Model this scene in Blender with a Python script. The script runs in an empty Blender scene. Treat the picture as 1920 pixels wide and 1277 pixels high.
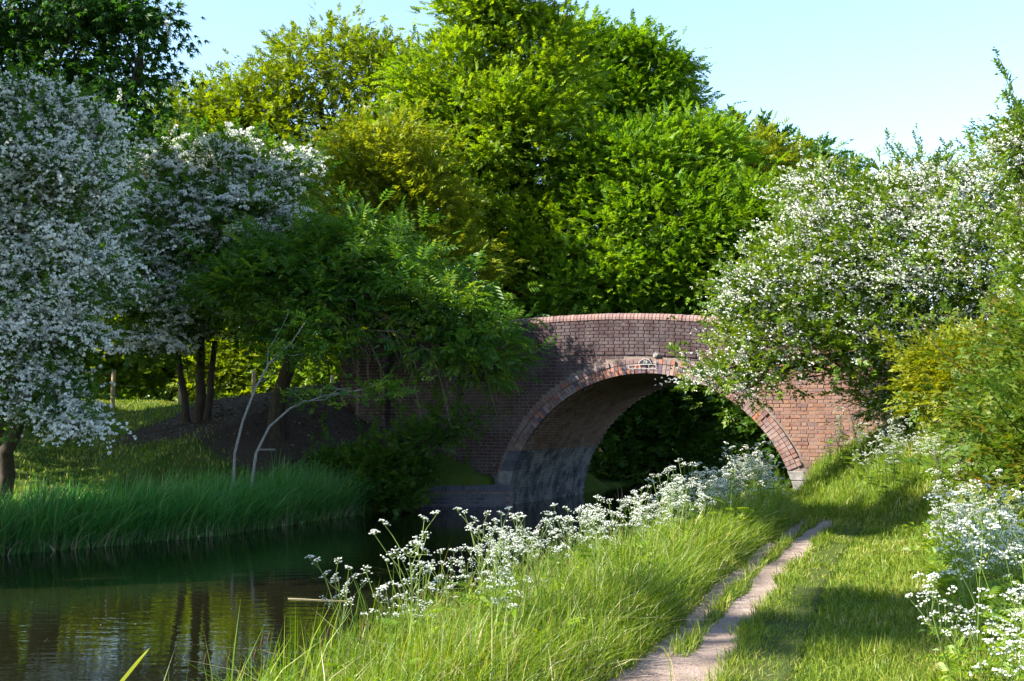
import bpy, math, random
import numpy as np
from mathutils import Vector, Matrix, Quaternion

R = math.radians
rng = np.random.default_rng(7)
random.seed(7)
scene = bpy.context.scene
COL = scene.collection

# ------------------------------------------------------------------ camera
FPX, CX, CY, HORIZON = 2133.0, 960.0, 638.5, 790.0      # photograph's own pixels (1920 wide)
CAM_H = 1.86                                            # metres above the water
PITCH = math.atan((HORIZON - CY) / FPX)
cam_d = bpy.data.cameras.new('camera')
cam_d.sensor_width = 36.0
cam_d.lens = 36.0 * FPX / 1920.0
cam_d.clip_start = 0.1
cam_d.clip_end = 3000
cam = bpy.data.objects.new('camera', cam_d)
COL.objects.link(cam)
cam.location = (0, 0, CAM_H)
cam.rotation_euler = (math.pi / 2 + PITCH, 0, 0)
scene.camera = cam

# ------------------------------------------------------------------ sky and sun
SUN_EL = R(36)
SUN_B = R(-18)                                          # sun stands to the left, a little behind the camera
sun_dir = Vector((-math.cos(SUN_B) * math.cos(SUN_EL), math.sin(SUN_B) * math.cos(SUN_EL), math.sin(SUN_EL)))
world = bpy.data.worlds.new('World')
scene.world = world
world.use_nodes = True
wn = world.node_tree
sky = wn.nodes.new('ShaderNodeTexSky')
sky.sky_type = 'NISHITA'
sky.sun_disc = False
sky.sun_elevation = SUN_EL
sky.sun_rotation = math.atan2(sun_dir.x, sun_dir.y)
sky.air_density = 1.0
sky.dust_density = 0.25
sky.ozone_density = 1.6
wn.links.new(sky.outputs[0], wn.nodes['Background'].inputs[0])
wn.nodes['Background'].inputs[1].default_value = 0.112
sun_l = bpy.data.lights.new('sun', 'SUN')
sun_l.energy = 5.0
sun_l.angle = R(0.53)
sun_l.color = (1.0, 0.93, 0.80)
sun_o = bpy.data.objects.new('sun', sun_l)
COL.objects.link(sun_o)
sun_o.rotation_euler = sun_dir.to_track_quat('Z', 'Y').to_euler()
vs = scene.view_settings
vs.view_transform = 'Standard'
vs.look = 'None'
vs.exposure = 1.95
vs.gamma = 1.0
vs.use_curve_mapping = False
cy = scene.cycles
cy.max_bounces = 7
cy.diffuse_bounces = 3
cy.glossy_bounces = 3
cy.transmission_bounces = 4
cy.transparent_max_bounces = 4
cy.sample_clamp_indirect = 6.0
cy.use_denoising = True


# ------------------------------------------------------------------ helpers
def pix(px, py, depth):
    """the point seen at a pixel of the photograph, at a given distance ahead (metres along +Y)"""
    vx, vy, vz = (px - CX) / FPX, 1.0, -(py - CY) / FPX
    c, s = math.cos(PITCH), math.sin(PITCH)
    d = np.array([vx, vy * c - vz * s, vy * s + vz * c])
    return np.array([0, 0, CAM_H]) + d * (depth / d[1])


def setp(o, label=None, cat=None, group=None, kind=None):
    if label: o['label'] = label
    if cat: o['category'] = cat
    if group: o['group'] = group
    if kind: o['kind'] = kind
    return o


def link(o, parent=None):
    COL.objects.link(o)
    if parent is not None:
        o.parent = parent
    return o


def empty(name, loc=(0, 0, 0)):
    o = bpy.data.objects.new(name, None)
    o.location = loc
    o.empty_display_size = 0.2
    return link(o)


def mesh_np(name, V, faces_list, mat, v=None, smooth=False):
    """faces_list: list of int arrays (N,k); v: per-face random value, in the same order"""
    me = bpy.data.meshes.new(name)
    V = np.asarray(V, dtype=np.float32)
    me.vertices.add(len(V))
    me.vertices.foreach_set('co', V.ravel())
    fl = [np.asarray(f, dtype=np.int32) for f in faces_list if len(f)]
    tot = sum(f.size for f in fl)
    npoly = sum(len(f) for f in fl)
    me.loops.add(tot)
    me.polygons.add(npoly)
    me.loops.foreach_set('vertex_index', np.concatenate([f.ravel() for f in fl]))
    lens = np.concatenate([np.full(len(f), f.shape[1], dtype=np.int32) for f in fl])
    starts = np.concatenate([[0], np.cumsum(lens)[:-1]]).astype(np.int32)
    me.polygons.foreach_set('loop_start', starts)
    me.polygons.foreach_set('loop_total', lens)
    me.polygons.foreach_set('use_smooth', np.full(npoly, smooth, dtype=bool))
    if v is not None:
        a = me.attributes.new('v', 'FLOAT', 'FACE')
        a.data.foreach_set('value', np.asarray(v, dtype=np.float32))
    me.update(calc_edges=True)
    me.materials.append(mat)
    return me


def obj_np(name, V, faces, mat, parent=None, v=None, smooth=False):
    return link(bpy.data.objects.new(name, mesh_np(name, V, faces, mat, v, smooth)), parent)


class Tubes:
    """tapered tubes collected into one mesh"""
    def __init__(self):
        self.V, self.Q, self.n = [], [], 0

    def add(self, pts, rad, sides=5):
        pts = np.asarray(pts, float)
        k = len(pts)
        rad = np.broadcast_to(np.asarray(rad, float), (k,))
        tan = np.gradient(pts, axis=0)
        tan /= np.linalg.norm(tan, axis=1)[:, None] + 1e-9
        ref = np.array([0.31, 0.95, 0.05]) if abs(tan[0][1]) < 0.9 else np.array([1.0, 0, 0.1])
        a = np.cross(tan, ref); a /= np.linalg.norm(a, axis=1)[:, None] + 1e-9
        b = np.cross(tan, a)
        th = np.arange(sides) * 2 * math.pi / sides
        ring = pts[:, None, :] + rad[:, None, None] * (np.cos(th)[None, :, None] * a[:, None, :] + np.sin(th)[None, :, None] * b[:, None, :])
        self.V.append(ring.reshape(-1, 3))
        i = np.arange(k - 1)[:, None] * sides
        j = np.arange(sides)[None, :]
        jn = (j + 1) % sides
        q = np.stack([i + j, i + jn, i + sides + jn, i + sides + j], -1).reshape(-1, 4) + self.n
        self.Q.append(q)
        self.n += k * sides

    def build(self, name, mat, parent=None):
        return obj_np(name, np.concatenate(self.V), [np.concatenate(self.Q)], mat, parent, smooth=True)


def wander(a, b, n=5, amp=0.1, sag=0.0):
    a, b = np.asarray(a, float), np.asarray(b, float)
    t = np.linspace(0, 1, n)[:, None]
    L = np.linalg.norm(b - a)
    p = a + (b - a) * t
    off = rng.normal(0, amp * L, (n, 3)) * np.sin(t * math.pi)
    p = p + off
    p[:, 2] += sag * L * np.sin(t[:, 0] * math.pi)
    return p


# ------------------------------------------------------------------ materials
def new_mat(name):
    m = bpy.data.materials.new(name)
    m.use_nodes = True
    nt = m.node_tree
    nt.nodes.clear()
    out = nt.nodes.new('ShaderNodeOutputMaterial')
    return m, nt, out


def N(nt, t, **kw):
    n = nt.nodes.new(t)
    for k, v in kw.items():
        setattr(n, k, v)
    return n


def ramp(nt, stops, fac=None, interp='LINEAR'):
    r = N(nt, 'ShaderNodeValToRGB')
    r.color_ramp.interpolation = interp
    el = r.color_ramp.elements
    while len(el) < len(stops):
        el.new(0.5)
    for e, (p, c) in zip(el, stops):
        e.position = p
        e.color = (*c, 1)
    if fac is not None:
        nt.links.new(fac, r.inputs[0])
    return r


def noise(nt, scale, detail=3, rough=0.55, coord=None):
    n = N(nt, 'ShaderNodeTexNoise')
    n.inputs['Scale'].default_value = scale
    n.inputs['Detail'].default_value = detail
    n.inputs['Roughness'].default_value = rough
    if coord is not None:
        nt.links.new(coord, n.inputs['Vector'])
    return n


def leaf_mat(name, stops, trans, mixf=0.42, rough=0.5, spec=0.35, patch=0.35):
    """leaf colour by a random value per leaf, shifted by a slow noise through the crown; light passes through"""
    m, nt, out = new_mat(name)
    at = N(nt, 'ShaderNodeAttribute'); at.attribute_name = 'v'
    geo = N(nt, 'ShaderNodeNewGeometry')
    nz = noise(nt, 0.8, 2, 0.5, geo.outputs['Position'])
    mm = N(nt, 'ShaderNodeMath', operation='MULTIPLY_ADD')
    nt.links.new(nz.outputs[0], mm.inputs[0]); mm.inputs[1].default_value = patch * 2
    sh = N(nt, 'ShaderNodeMath', operation='ADD'); nt.links.new(at.outputs['Fac'], sh.inputs[0]); sh.inputs[1].default_value = -patch
    nt.links.new(sh.outputs[0], mm.inputs[2])
    rp = ramp(nt, stops, mm.outputs[0])
    pr = N(nt, 'ShaderNodeBsdfPrincipled')
    nt.links.new(rp.outputs[0], pr.inputs['Base Color'])
    pr.inputs['Roughness'].default_value = rough
    pr.inputs['Specular IOR Level'].default_value = spec
    tr = N(nt, 'ShaderNodeBsdfTranslucent')
    mul = N(nt, 'ShaderNodeMix', data_type='RGBA', blend_type='MULTIPLY')
    mul.inputs[0].default_value = 1.0
    nt.links.new(rp.outputs[0], mul.inputs[6]); mul.inputs[7].default_value = (*trans, 1)
    nt.links.new(mul.outputs[2], tr.inputs['Color'])
    mx = N(nt, 'ShaderNodeMixShader'); mx.inputs[0].default_value = mixf
    nt.links.new(pr.outputs[0], mx.inputs[1]); nt.links.new(tr.outputs[0], mx.inputs[2])
    nt.links.new(mx.outputs[0], out.inputs[0])
    return m


def plain_mat(name, c1, c2, scale=6.0, rough=0.85, bump=0.3, spec=0.2, stretch=None):
    m, nt, out = new_mat(name)
    geo = N(nt, 'ShaderNodeNewGeometry')
    co = geo.outputs['Position']
    if stretch:
        mp = N(nt, 'ShaderNodeMapping'); mp.inputs['Scale'].default_value = stretch
        nt.links.new(co, mp.inputs[0]); co = mp.outputs[0]
    nz = noise(nt, scale, 5, 0.65, co)
    rp = ramp(nt, [(0.3, c1), (0.7, c2)], nz.outputs[0])
    pr = N(nt, 'ShaderNodeBsdfPrincipled')
    nt.links.new(rp.outputs[0], pr.inputs['Base Color'])
    pr.inputs['Roughness'].default_value = rough
    pr.inputs['Specular IOR Level'].default_value = spec
    if bump:
        b = N(nt, 'ShaderNodeBump'); b.inputs['Strength'].default_value = bump; b.inputs['Distance'].default_value = 0.03
        nt.links.new(nz.outputs[0], b.inputs['Height']); nt.links.new(b.outputs[0], pr.inputs['Normal'])
    nt.links.new(pr.outputs[0], out.inputs[0])
    return m


def brick_mat(name, stops, soot_shade=1.0, soot_shade_col=(0.026, 0.015, 0.021), lime=0.0, bump=0.5):
    m, nt, out = new_mat(name)
    at = N(nt, 'ShaderNodeAttribute'); at.attribute_name = 'v'
    oi = N(nt, 'ShaderNodeObjectInfo')
    ad = N(nt, 'ShaderNodeMath', operation='ADD')
    nt.links.new(at.outputs['Fac'], ad.inputs[0]); nt.links.new(oi.outputs['Random'], ad.inputs[1])
    fr = N(nt, 'ShaderNodeMath', operation='FRACT'); nt.links.new(ad.outputs[0], fr.inputs[0])
    rp = ramp(nt, stops, fr.outputs[0])
    geo = N(nt, 'ShaderNodeNewGeometry')
    fine = noise(nt, 45, 4, 0.7, geo.outputs['Position'])
    mulr = ramp(nt, [(0.25, (0.55, 0.55, 0.58)), (0.75, (1.25, 1.2, 1.15))], fine.outputs[0])
    mul = N(nt, 'ShaderNodeMix', data_type='RGBA', blend_type='MULTIPLY'); mul.inputs[0].default_value = 0.8
    nt.links.new(rp.outputs[0], mul.inputs[6]); nt.links.new(mulr.outputs[0], mul.inputs[7])
    # soot and wall shade painted in together, heavy on the left, thinning right
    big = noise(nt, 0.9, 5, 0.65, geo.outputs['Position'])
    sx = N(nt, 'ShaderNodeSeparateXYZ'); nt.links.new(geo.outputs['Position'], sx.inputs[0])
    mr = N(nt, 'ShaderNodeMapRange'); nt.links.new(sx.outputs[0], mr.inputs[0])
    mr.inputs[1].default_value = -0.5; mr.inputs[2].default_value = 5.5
    mr.inputs[3].default_value = 0.40 * soot_shade; mr.inputs[4].default_value = -0.16
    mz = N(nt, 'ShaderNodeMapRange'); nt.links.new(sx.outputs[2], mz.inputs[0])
    mz.inputs[1].default_value = 2.7; mz.inputs[2].default_value = 3.5; mz.inputs[3].default_value = 0.0; mz.inputs[4].default_value = 0.20 * soot_shade
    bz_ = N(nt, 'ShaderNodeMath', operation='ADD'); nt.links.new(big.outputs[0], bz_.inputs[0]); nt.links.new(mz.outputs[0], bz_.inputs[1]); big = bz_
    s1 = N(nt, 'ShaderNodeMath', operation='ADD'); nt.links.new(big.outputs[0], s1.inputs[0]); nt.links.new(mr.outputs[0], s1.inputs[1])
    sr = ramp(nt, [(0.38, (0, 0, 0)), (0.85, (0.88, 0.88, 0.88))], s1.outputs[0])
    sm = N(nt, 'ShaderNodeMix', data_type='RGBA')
    sc_ = N(nt, 'ShaderNodeMath', operation='MULTIPLY'); nt.links.new(sr.outputs[0], sc_.inputs[0]); sc_.inputs[1].default_value = min(1.0, soot_shade)
    nt.links.new(sc_.outputs[0], sm.inputs[0]); nt.links.new(mul.outputs[2], sm.inputs[6]); sm.inputs[7].default_value = (*soot_shade_col, 1)
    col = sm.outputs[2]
    if lime:
        ln = noise(nt, 2.6, 5, 0.7, geo.outputs['Position'])
        lr = ramp(nt, [(0.42, (0, 0, 0)), (0.6, (lime, lime, lime))], ln.outputs[0])
        lm = N(nt, 'ShaderNodeMix', data_type='RGBA')
        nt.links.new(lr.outputs[0], lm.inputs[0]); nt.links.new(col, lm.inputs[6]); lm.inputs[7].default_value = (0.34, 0.33, 0.33, 1)
        col = lm.outputs[2]
    pr = N(nt, 'ShaderNodeBsdfPrincipled')
    nt.links.new(col, pr.inputs['Base Color'])
    pr.inputs['Roughness'].default_value = 0.8
    pr.inputs['Specular IOR Level'].default_value = 0.25
    b = N(nt, 'ShaderNodeBump'); b.inputs['Strength'].default_value = bump; b.inputs['Distance'].default_value = 0.012
    nt.links.new(fine.outputs[0], b.inputs['Height']); nt.links.new(b.outputs[0], pr.inputs['Normal'])
    nt.links.new(pr.outputs[0], out.inputs[0])
    return m


M = {}
M['brick'] = brick_mat('red_brick', [(0.0, (0.18, 0.085, 0.060)), (0.3, (0.225, 0.125, 0.085)), (0.55, (0.15, 0.075, 0.062)), (0.8, (0.20, 0.11, 0.085)), (1.0, (0.10, 0.062, 0.066))], soot_shade=1.6, lime=0.10)
M['coping'] = brick_mat('coping_brick', [(0.0, (0.21, 0.125, 0.11)), (0.4, (0.30, 0.20, 0.18)), (0.75, (0.18, 0.11, 0.105)), (1.0, (0.25, 0.17, 0.16))], soot_shade=0.35)
M['voussoir'] = brick_mat('ring_brick', [(0.0, (0.30, 0.115, 0.075)), (0.3, (0.34, 0.16, 0.115)), (0.5, (0.33, 0.23, 0.21)), (0.72, (0.16, 0.10, 0.12)), (0.88, (0.07, 0.075, 0.11)), (1.0, (0.24, 0.11, 0.09))], soot_shade=0.5)
M['voussoir_red'] = brick_mat('red_ring_brick', [(0.0, (0.16, 0.08, 0.065)), (0.4, (0.20, 0.105, 0.088)), (0.8, (0.13, 0.07, 0.065)), (1.0, (0.20, 0.14, 0.13))], soot_shade=0.6, lime=0.3)
M['barrel'] = brick_mat('vault_brick', [(0.0, (0.20, 0.11, 0.085)), (0.5, (0.26, 0.16, 0.12)), (1.0, (0.15, 0.09, 0.08))], soot_shade=0.3, lime=0.35)
M['pier'] = brick_mat('blue_brick', [(0.0, (0.06, 0.07, 0.10)), (0.5, (0.10, 0.11, 0.14)), (1.0, (0.05, 0.055, 0.085))], soot_shade=0.0, lime=0.8)
M['bluebrick'] = brick_mat('engineering_brick', [(0.0, (0.05, 0.06, 0.09)), (0.5, (0.09, 0.09, 0.12)), (1.0, (0.045, 0.05, 0.075))], soot_shade=0.0, lime=0.12)
M['mortar'] = plain_mat('mortar', (0.10, 0.075, 0.065), (0.20, 0.16, 0.14), 9, 0.95, 0.4)
M['stone'] = plain_mat('quoin_stone', (0.10, 0.095, 0.095), (0.24, 0.22, 0.21), 9, 0.9, 0.4)
M['bark'] = plain_mat('bark', (0.022, 0.017, 0.012), (0.065, 0.05, 0.036), 14, 0.95, 0.8, stretch=(1, 1, 0.25))
M['pale_bark'] = plain_mat('pale_bark', (0.13, 0.125, 0.11), (0.28, 0.27, 0.24), 20, 0.8, 0.3)
M['twig'] = plain_mat('dry_twig', (0.10, 0.08, 0.055), (0.22, 0.18, 0.12), 20, 0.9, 0.2)
M['post'] = plain_mat('weathered_post', (0.22, 0.17, 0.09), (0.38, 0.30, 0.17), 12, 0.9, 0.4)
M['wire'] = plain_mat('wire', (0.06, 0.05, 0.045), (0.12, 0.10, 0.09), 8, 0.7, 0)
M['white'] = plain_mat('white_paint', (0.30, 0.29, 0.29), (0.42, 0.41, 0.40), 30, 0.6, 0.1)
M['black'] = plain_mat('black_paint', (0.012, 0.012, 0.016), (0.03, 0.03, 0.035), 30, 0.5, 0.1)
M['stem'] = leaf_mat('green_stem', [(0.0, (0.08, 0.13, 0.02)), (1.0, (0.14, 0.20, 0.04))], (1.2, 1.3, 0.6), 0.15)
G = leaf_mat
M['lf_chestnut'] = G('chestnut_leaf', [(0.0, (0.020, 0.060, 0.010)), (0.6, (0.035, 0.095, 0.012)), (1.0, (0.06, 0.13, 0.015))], (1.7, 1.9, 0.5))
M['lf_haw'] = G('hawthorn_leaf', [(0.0, (0.025, 0.070, 0.010)), (0.6, (0.05, 0.11, 0.012)), (1.0, (0.10, 0.17, 0.015))], (1.7, 1.8, 0.4))
M['lf_haw_sun'] = G('sunlit_hawthorn_leaf', [(0.0, (0.045, 0.10, 0.008)), (0.5, (0.09, 0.16, 0.010)), (1.0, (0.16, 0.22, 0.012))], (1.7, 1.6, 0.4))  # hawthorn leaf copy with the sunlight put into a brighter green
M['lf_ash'] = G('ash_leaf', [(0.0, (0.025, 0.085, 0.010)), (0.55, (0.055, 0.135, 0.012)), (1.0, (0.18, 0.25, 0.014))], (1.8, 1.8, 0.4))
M['lf_oak'] = G('oak_leaf', [(0.0, (0.075, 0.12, 0.006)), (0.5, (0.13, 0.18, 0.007)), (1.0, (0.19, 0.22, 0.010))], (1.75, 1.75, 0.3))
M['lf_maple'] = G('maple_leaf', [(0.0, (0.065, 0.135, 0.007)), (0.5, (0.12, 0.20, 0.009)), (1.0, (0.19, 0.25, 0.012))], (2.0, 1.9, 0.35))
M['lf_green'] = G('lime_leaf', [(0.0, (0.05, 0.125, 0.008)), (0.5, (0.095, 0.185, 0.010)), (1.0, (0.16, 0.235, 0.013))], (1.9, 1.85, 0.35))
M['lf_birch'] = G('birch_leaf', [(0.0, (0.10, 0.15, 0.010)), (0.5, (0.16, 0.20, 0.012)), (1.0, (0.23, 0.25, 0.016))], (1.6, 1.5, 0.4))
M['lf_dark'] = G('alder_leaf', [(0.0, (0.018, 0.055, 0.010)), (0.6, (0.035, 0.09, 0.012)), (1.0, (0.06, 0.12, 0.014))], (1.6, 1.7, 0.4))
M['lf_bronze'] = G('bronze_hedge_leaf', [(0.0, (0.05, 0.11, 0.010)), (0.55, (0.09, 0.15, 0.012)), (0.85, (0.15, 0.15, 0.018)), (1.0, (0.22, 0.12, 0.03))], (1.6, 1.4, 0.5))
M['lf_yellow'] = G('yellow_hedge_leaf', [(0.0, (0.11, 0.16, 0.008)), (0.5, (0.19, 0.22, 0.010)), (1.0, (0.27, 0.27, 0.015))], (1.5, 1.4, 0.3))
M['blossom'] = G('white_blossom', [(0.0, (0.58, 0.58, 0.53)), (1.0, (0.76, 0.77, 0.73))], (1.0, 1.0, 0.95), 0.3, 0.8, 0.1, 0.1)
M['grass'] = G('grass_blade', [(0.0, (0.06, 0.13, 0.008)), (0.5, (0.12, 0.19, 0.010)), (0.9, (0.19, 0.24, 0.016)), (1.0, (0.34, 0.30, 0.12))], (1.6, 1.6, 0.4), 0.38, 0.45, 0.35, 0.2)
M['turf'] = G('turf_blade', [(0.0, (0.07, 0.13, 0.010)), (0.5, (0.13, 0.19, 0.014)), (0.85, (0.21, 0.24, 0.025)), (1.0, (0.36, 0.31, 0.13))], (1.5, 1.5, 0.4), 0.35, 0.5, 0.3, 0.45)
M['reed'] = G('reed_blade', [(0.0, (0.04, 0.15, 0.04)), (0.6, (0.07, 0.21, 0.05)), (0.9, (0.13, 0.26, 0.06)), (1.0, (0.34, 0.31, 0.18))], (1.5, 1.8, 0.7), 0.42, 0.35, 0.5, 0.2)
M['sedge'] = G('sedge_head', [(0.0, (0.06, 0.03, 0.012)), (1.0, (0.16, 0.08, 0.03))], (1, 1, 1), 0.1)
M['straw'] = G('straw', [(0.0, (0.30, 0.25, 0.14)), (1.0, (0.48, 0.42, 0.28))], (1, 1, 0.8), 0.25)
M['bright_reed'] = G('bright_reed', [(0.0, (0.26, 0.30, 0.01)), (1.0, (0.30, 0.33, 0.015))], (1.4, 1.4, 0.3), 0.4)


def ground_mat():
    m, nt, out = new_mat('ground')
    geo = N(nt, 'ShaderNodeNewGeometry')
    at = N(nt, 'ShaderNodeAttribute'); at.attribute_name = 'bare'
    n1 = noise(nt, 1.6, 6, 0.65, geo.outputs['Position'])
    n2 = noise(nt, 24, 5, 0.7, geo.outputs['Position'])
    grass = ramp(nt, [(0.3, (0.035, 0.065, 0.010)), (0.55, (0.06, 0.095, 0.014)), (0.8, (0.11, 0.10, 0.035))], n1.outputs[0])
    dirt = ramp(nt, [(0.3, (0.035, 0.025, 0.019)), (0.7, (0.085, 0.062, 0.045))], n2.outputs[0])
    ad = N(nt, 'ShaderNodeMath', operation='MULTIPLY_ADD')
    nt.links.new(n1.outputs[0], ad.inputs[0]); ad.inputs[1].default_value = 0.8
    sub = N(nt, 'ShaderNodeMath', operation='ADD'); nt.links.new(at.outputs['Fac'], sub.inputs[0]); sub.inputs[1].default_value = -0.4
    nt.links.new(sub.outputs[0], ad.inputs[2])
    fr = ramp(nt, [(0.4, (0, 0, 0)), (0.6, (1, 1, 1))], ad.outputs[0])
    mx = N(nt, 'ShaderNodeMix', data_type='RGBA')
    nt.links.new(fr.outputs[0], mx.inputs[0]); nt.links.new(grass.outputs[0], mx.inputs[6]); nt.links.new(dirt.outputs[0], mx.inputs[7])
    pr = N(nt, 'ShaderNodeBsdfPrincipled'); pr.inputs['Roughness'].default_value = 0.95; pr.inputs['Specular IOR Level'].default_value = 0.1
    nt.links.new(mx.outputs[2], pr.inputs['Base Color'])
    b = N(nt, 'ShaderNodeBump'); b.inputs['Strength'].default_value = 0.7; b.inputs['Distance'].default_value = 0.04
    nt.links.new(n2.outputs[0], b.inputs['Height']); nt.links.new(b.outputs[0], pr.inputs['Normal'])
    nt.links.new(pr.outputs[0], out.inputs[0])
    return m


def path_mat():
    m, nt, out = new_mat('trodden_earth')
    geo = N(nt, 'ShaderNodeNewGeometry')
    at = N(nt, 'ShaderNodeAttribute'); at.attribute_name = 'bare'
    n1 = noise(nt, 3.0, 6, 0.7, geo.outputs['Position'])
    n2 = noise(nt, 55, 5, 0.75, geo.outputs['Position'])
    n3 = noise(nt, 13, 5, 0.7, geo.outputs['Position'])
    c = ramp(nt, [(0.3, (0.27, 0.20, 0.16)), (0.55, (0.38, 0.295, 0.25)), (0.8, (0.48, 0.39, 0.34))], n1.outputs[0])
    d = ramp(nt, [(0.3, (0.5, 0.5, 0.5)), (0.7, (1.2, 1.17, 1.15))], n2.outputs[0])
    mu = N(nt, 'ShaderNodeMix', data_type='RGBA', blend_type='MULTIPLY'); mu.inputs[0].default_value = 1
    nt.links.new(c.outputs[0], mu.inputs[6]); nt.links.new(d.outputs[0], mu.inputs[7])
    g = ramp(nt, [(0.3, (0.035, 0.065, 0.010)), (0.6, (0.07, 0.085, 0.022)), (0.8, (0.13, 0.11, 0.05))], n3.outputs[0])
    ma = N(nt, 'ShaderNodeMath', operation='MULTIPLY_ADD'); nt.links.new(n3.outputs[0], ma.inputs[0]); ma.inputs[1].default_value = 1.1
    sb = N(nt, 'ShaderNodeMath', operation='ADD'); nt.links.new(at.outputs['Fac'], sb.inputs[0]); sb.inputs[1].default_value = -0.55
    nt.links.new(sb.outputs[0], ma.inputs[2])
    f = ramp(nt, [(0.35, (0, 0, 0)), (0.6, (1, 1, 1))], ma.outputs[0])
    mx = N(nt, 'ShaderNodeMix', data_type='RGBA')
    nt.links.new(f.outputs[0], mx.inputs[0]); nt.links.new(g.outputs[0], mx.inputs[6]); nt.links.new(mu.outputs[2], mx.inputs[7])
    pr = N(nt, 'ShaderNodeBsdfPrincipled'); pr.inputs['Roughness'].default_value = 0.95; pr.inputs['Specular IOR Level'].default_value = 0.1
    nt.links.new(mx.outputs[2], pr.inputs['Base Color'])
    ad = N(nt, 'ShaderNodeMath', operation='ADD'); nt.links.new(n3.outputs[0], ad.inputs[0]); nt.links.new(n2.outputs[0], ad.inputs[1])
    b = N(nt, 'ShaderNodeBump'); b.inputs['Strength'].default_value = 0.8; b.inputs['Distance'].default_value = 0.025
    nt.links.new(ad.outputs[0], b.inputs['Height']); nt.links.new(b.outputs[0], pr.inputs['Normal'])
    nt.links.new(pr.outputs[0], out.inputs[0])
    return m


def water_mat():
    m, nt, out = new_mat('canal_water')
    geo = N(nt, 'ShaderNodeNewGeometry')
    mp = N(nt, 'ShaderNodeMapping'); mp.inputs['Scale'].default_value = (1.2, 3.2, 1); mp.inputs['Rotation'].default_value = (0, 0, R(-8))
    nt.links.new(geo.outputs['Position'], mp.inputs[0])
    n1 = noise(nt, 2.2, 3, 0.5, mp.outputs[0])
    n2 = noise(nt, 0.35, 2, 0.5, geo.outputs['Position'])
    mu = N(nt, 'ShaderNodeMath', operation='MULTIPLY'); nt.links.new(n1.outputs[0], mu.inputs[0]); nt.links.new(n2.outputs[0], mu.inputs[1])
    b = N(nt, 'ShaderNodeBump'); b.inputs['Strength'].default_value = 0.11; b.inputs['Distance'].default_value = 0.05
    nt.links.new(mu.outputs[0], b.inputs['Height'])
    pr = N(nt, 'ShaderNodeBsdfPrincipled')
    pr.inputs['Base Color'].default_value = (0.0065, 0.0068, 0.0028, 1)
    pr.inputs['Roughness'].default_value = 0.015
    pr.inputs['IOR'].default_value = 1.33
    nt.links.new(b.outputs[0], pr.inputs['Normal'])
    nt.links.new(pr.outputs[0], out.inputs[0])
    return m


M['ground'], M['path'], M['water'] = ground_mat(), path_mat(), water_mat()

# ------------------------------------------------------------------ lie of the land
BA = R(25)
L0 = np.array([0.06, 25.3])
WV = np.array([math.cos(BA), -math.sin(BA)])            # along the bridge face, to the right
NV = np.array([-math.sin(BA), -math.cos(BA)])           # out of the face, towards the camera
DEPTH = 4.7


def wall(s, t, z):
    p = L0 + WV * s + NV * t
    return np.array([p[0], p[1], z])


LEFT = np.array([(-26, -20), (-14.5, 4), (-10.4, 12), (-7.2, 16.1), (-4.9, 18.9), (-3.3, 22.9), (-2.1, 24.9), (-0.15, 25.25), (1.8, 29.6), (3.6, 34), (9.5, 47), (22, 75), (60, 160)])
RIGHT = np.array([(-13, -20), (-3.6, 0), (-1.9, 5), (-1.2, 6.6), (-0.85, 8.1), (-0.2, 9.3), (0.75, 12.2), (1.6, 14), (2.75, 17), (3.5, 20), (3.8, 22), (4.1, 23.5), (6.0, 27.8), (8.4, 33), (14.5, 46), (27, 74), (66, 160)])
PATH = np.array([(-0.9, 3.0), (0.25, 5.2), (0.93, 6.55), (1.32, 7.85), (1.98, 9.88), (2.62, 11.7), (3.3, 13.6), (3.85, 15.0), (4.45, 16.6), (4.85, 18.4), (5.0, 20.4), (4.95, 22.9), (6.8, 27.0), (9.3, 32.5), (15.5, 45)])


def poly_dist(x, y, P):
    d = np.full(x.shape, 1e9)
    for a, b in zip(P[:-1], P[1:]):
        ab = b - a
        t = np.clip(((x - a[0]) * ab[0] + (y - a[1]) * ab[1]) / (ab @ ab), 0, 1)
        d = np.minimum(d, np.hypot(x - a[0] - t * ab[0], y - a[1] - t * ab[1]))
    return d


def canal_side(x, y):
    """signed: (dl, dr) distance outside the left and right water edges, negative inside"""
    xl = np.interp(y, LEFT[:, 1], LEFT[:, 0]); xr = np.interp(y, RIGHT[:, 1], RIGHT[:, 0])
    dl = poly_dist(x, y, LEFT) * np.where(x < xl, 1, -1)
    dr = poly_dist(x, y, RIGHT) * np.where(x > xr, 1, -1)
    return dl, dr


def sstep(a, b, x):
    t = np.clip((x - a) / (b - a), 0, 1)
    return t * t * (3 - 2 * t)


def ztop(s):
    s = np.asarray(s, float)
    q = np.abs(s - 1.9)
    k = np.where(s > 1.9, 0.023, 0.012)
    lim = np.where(s > 1.9, 3.4, 5.0)
    return 4.16 - np.where(q < lim, k * q * q, k * lim * lim + 2 * k * lim * 0.9 * (q - lim))


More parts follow.
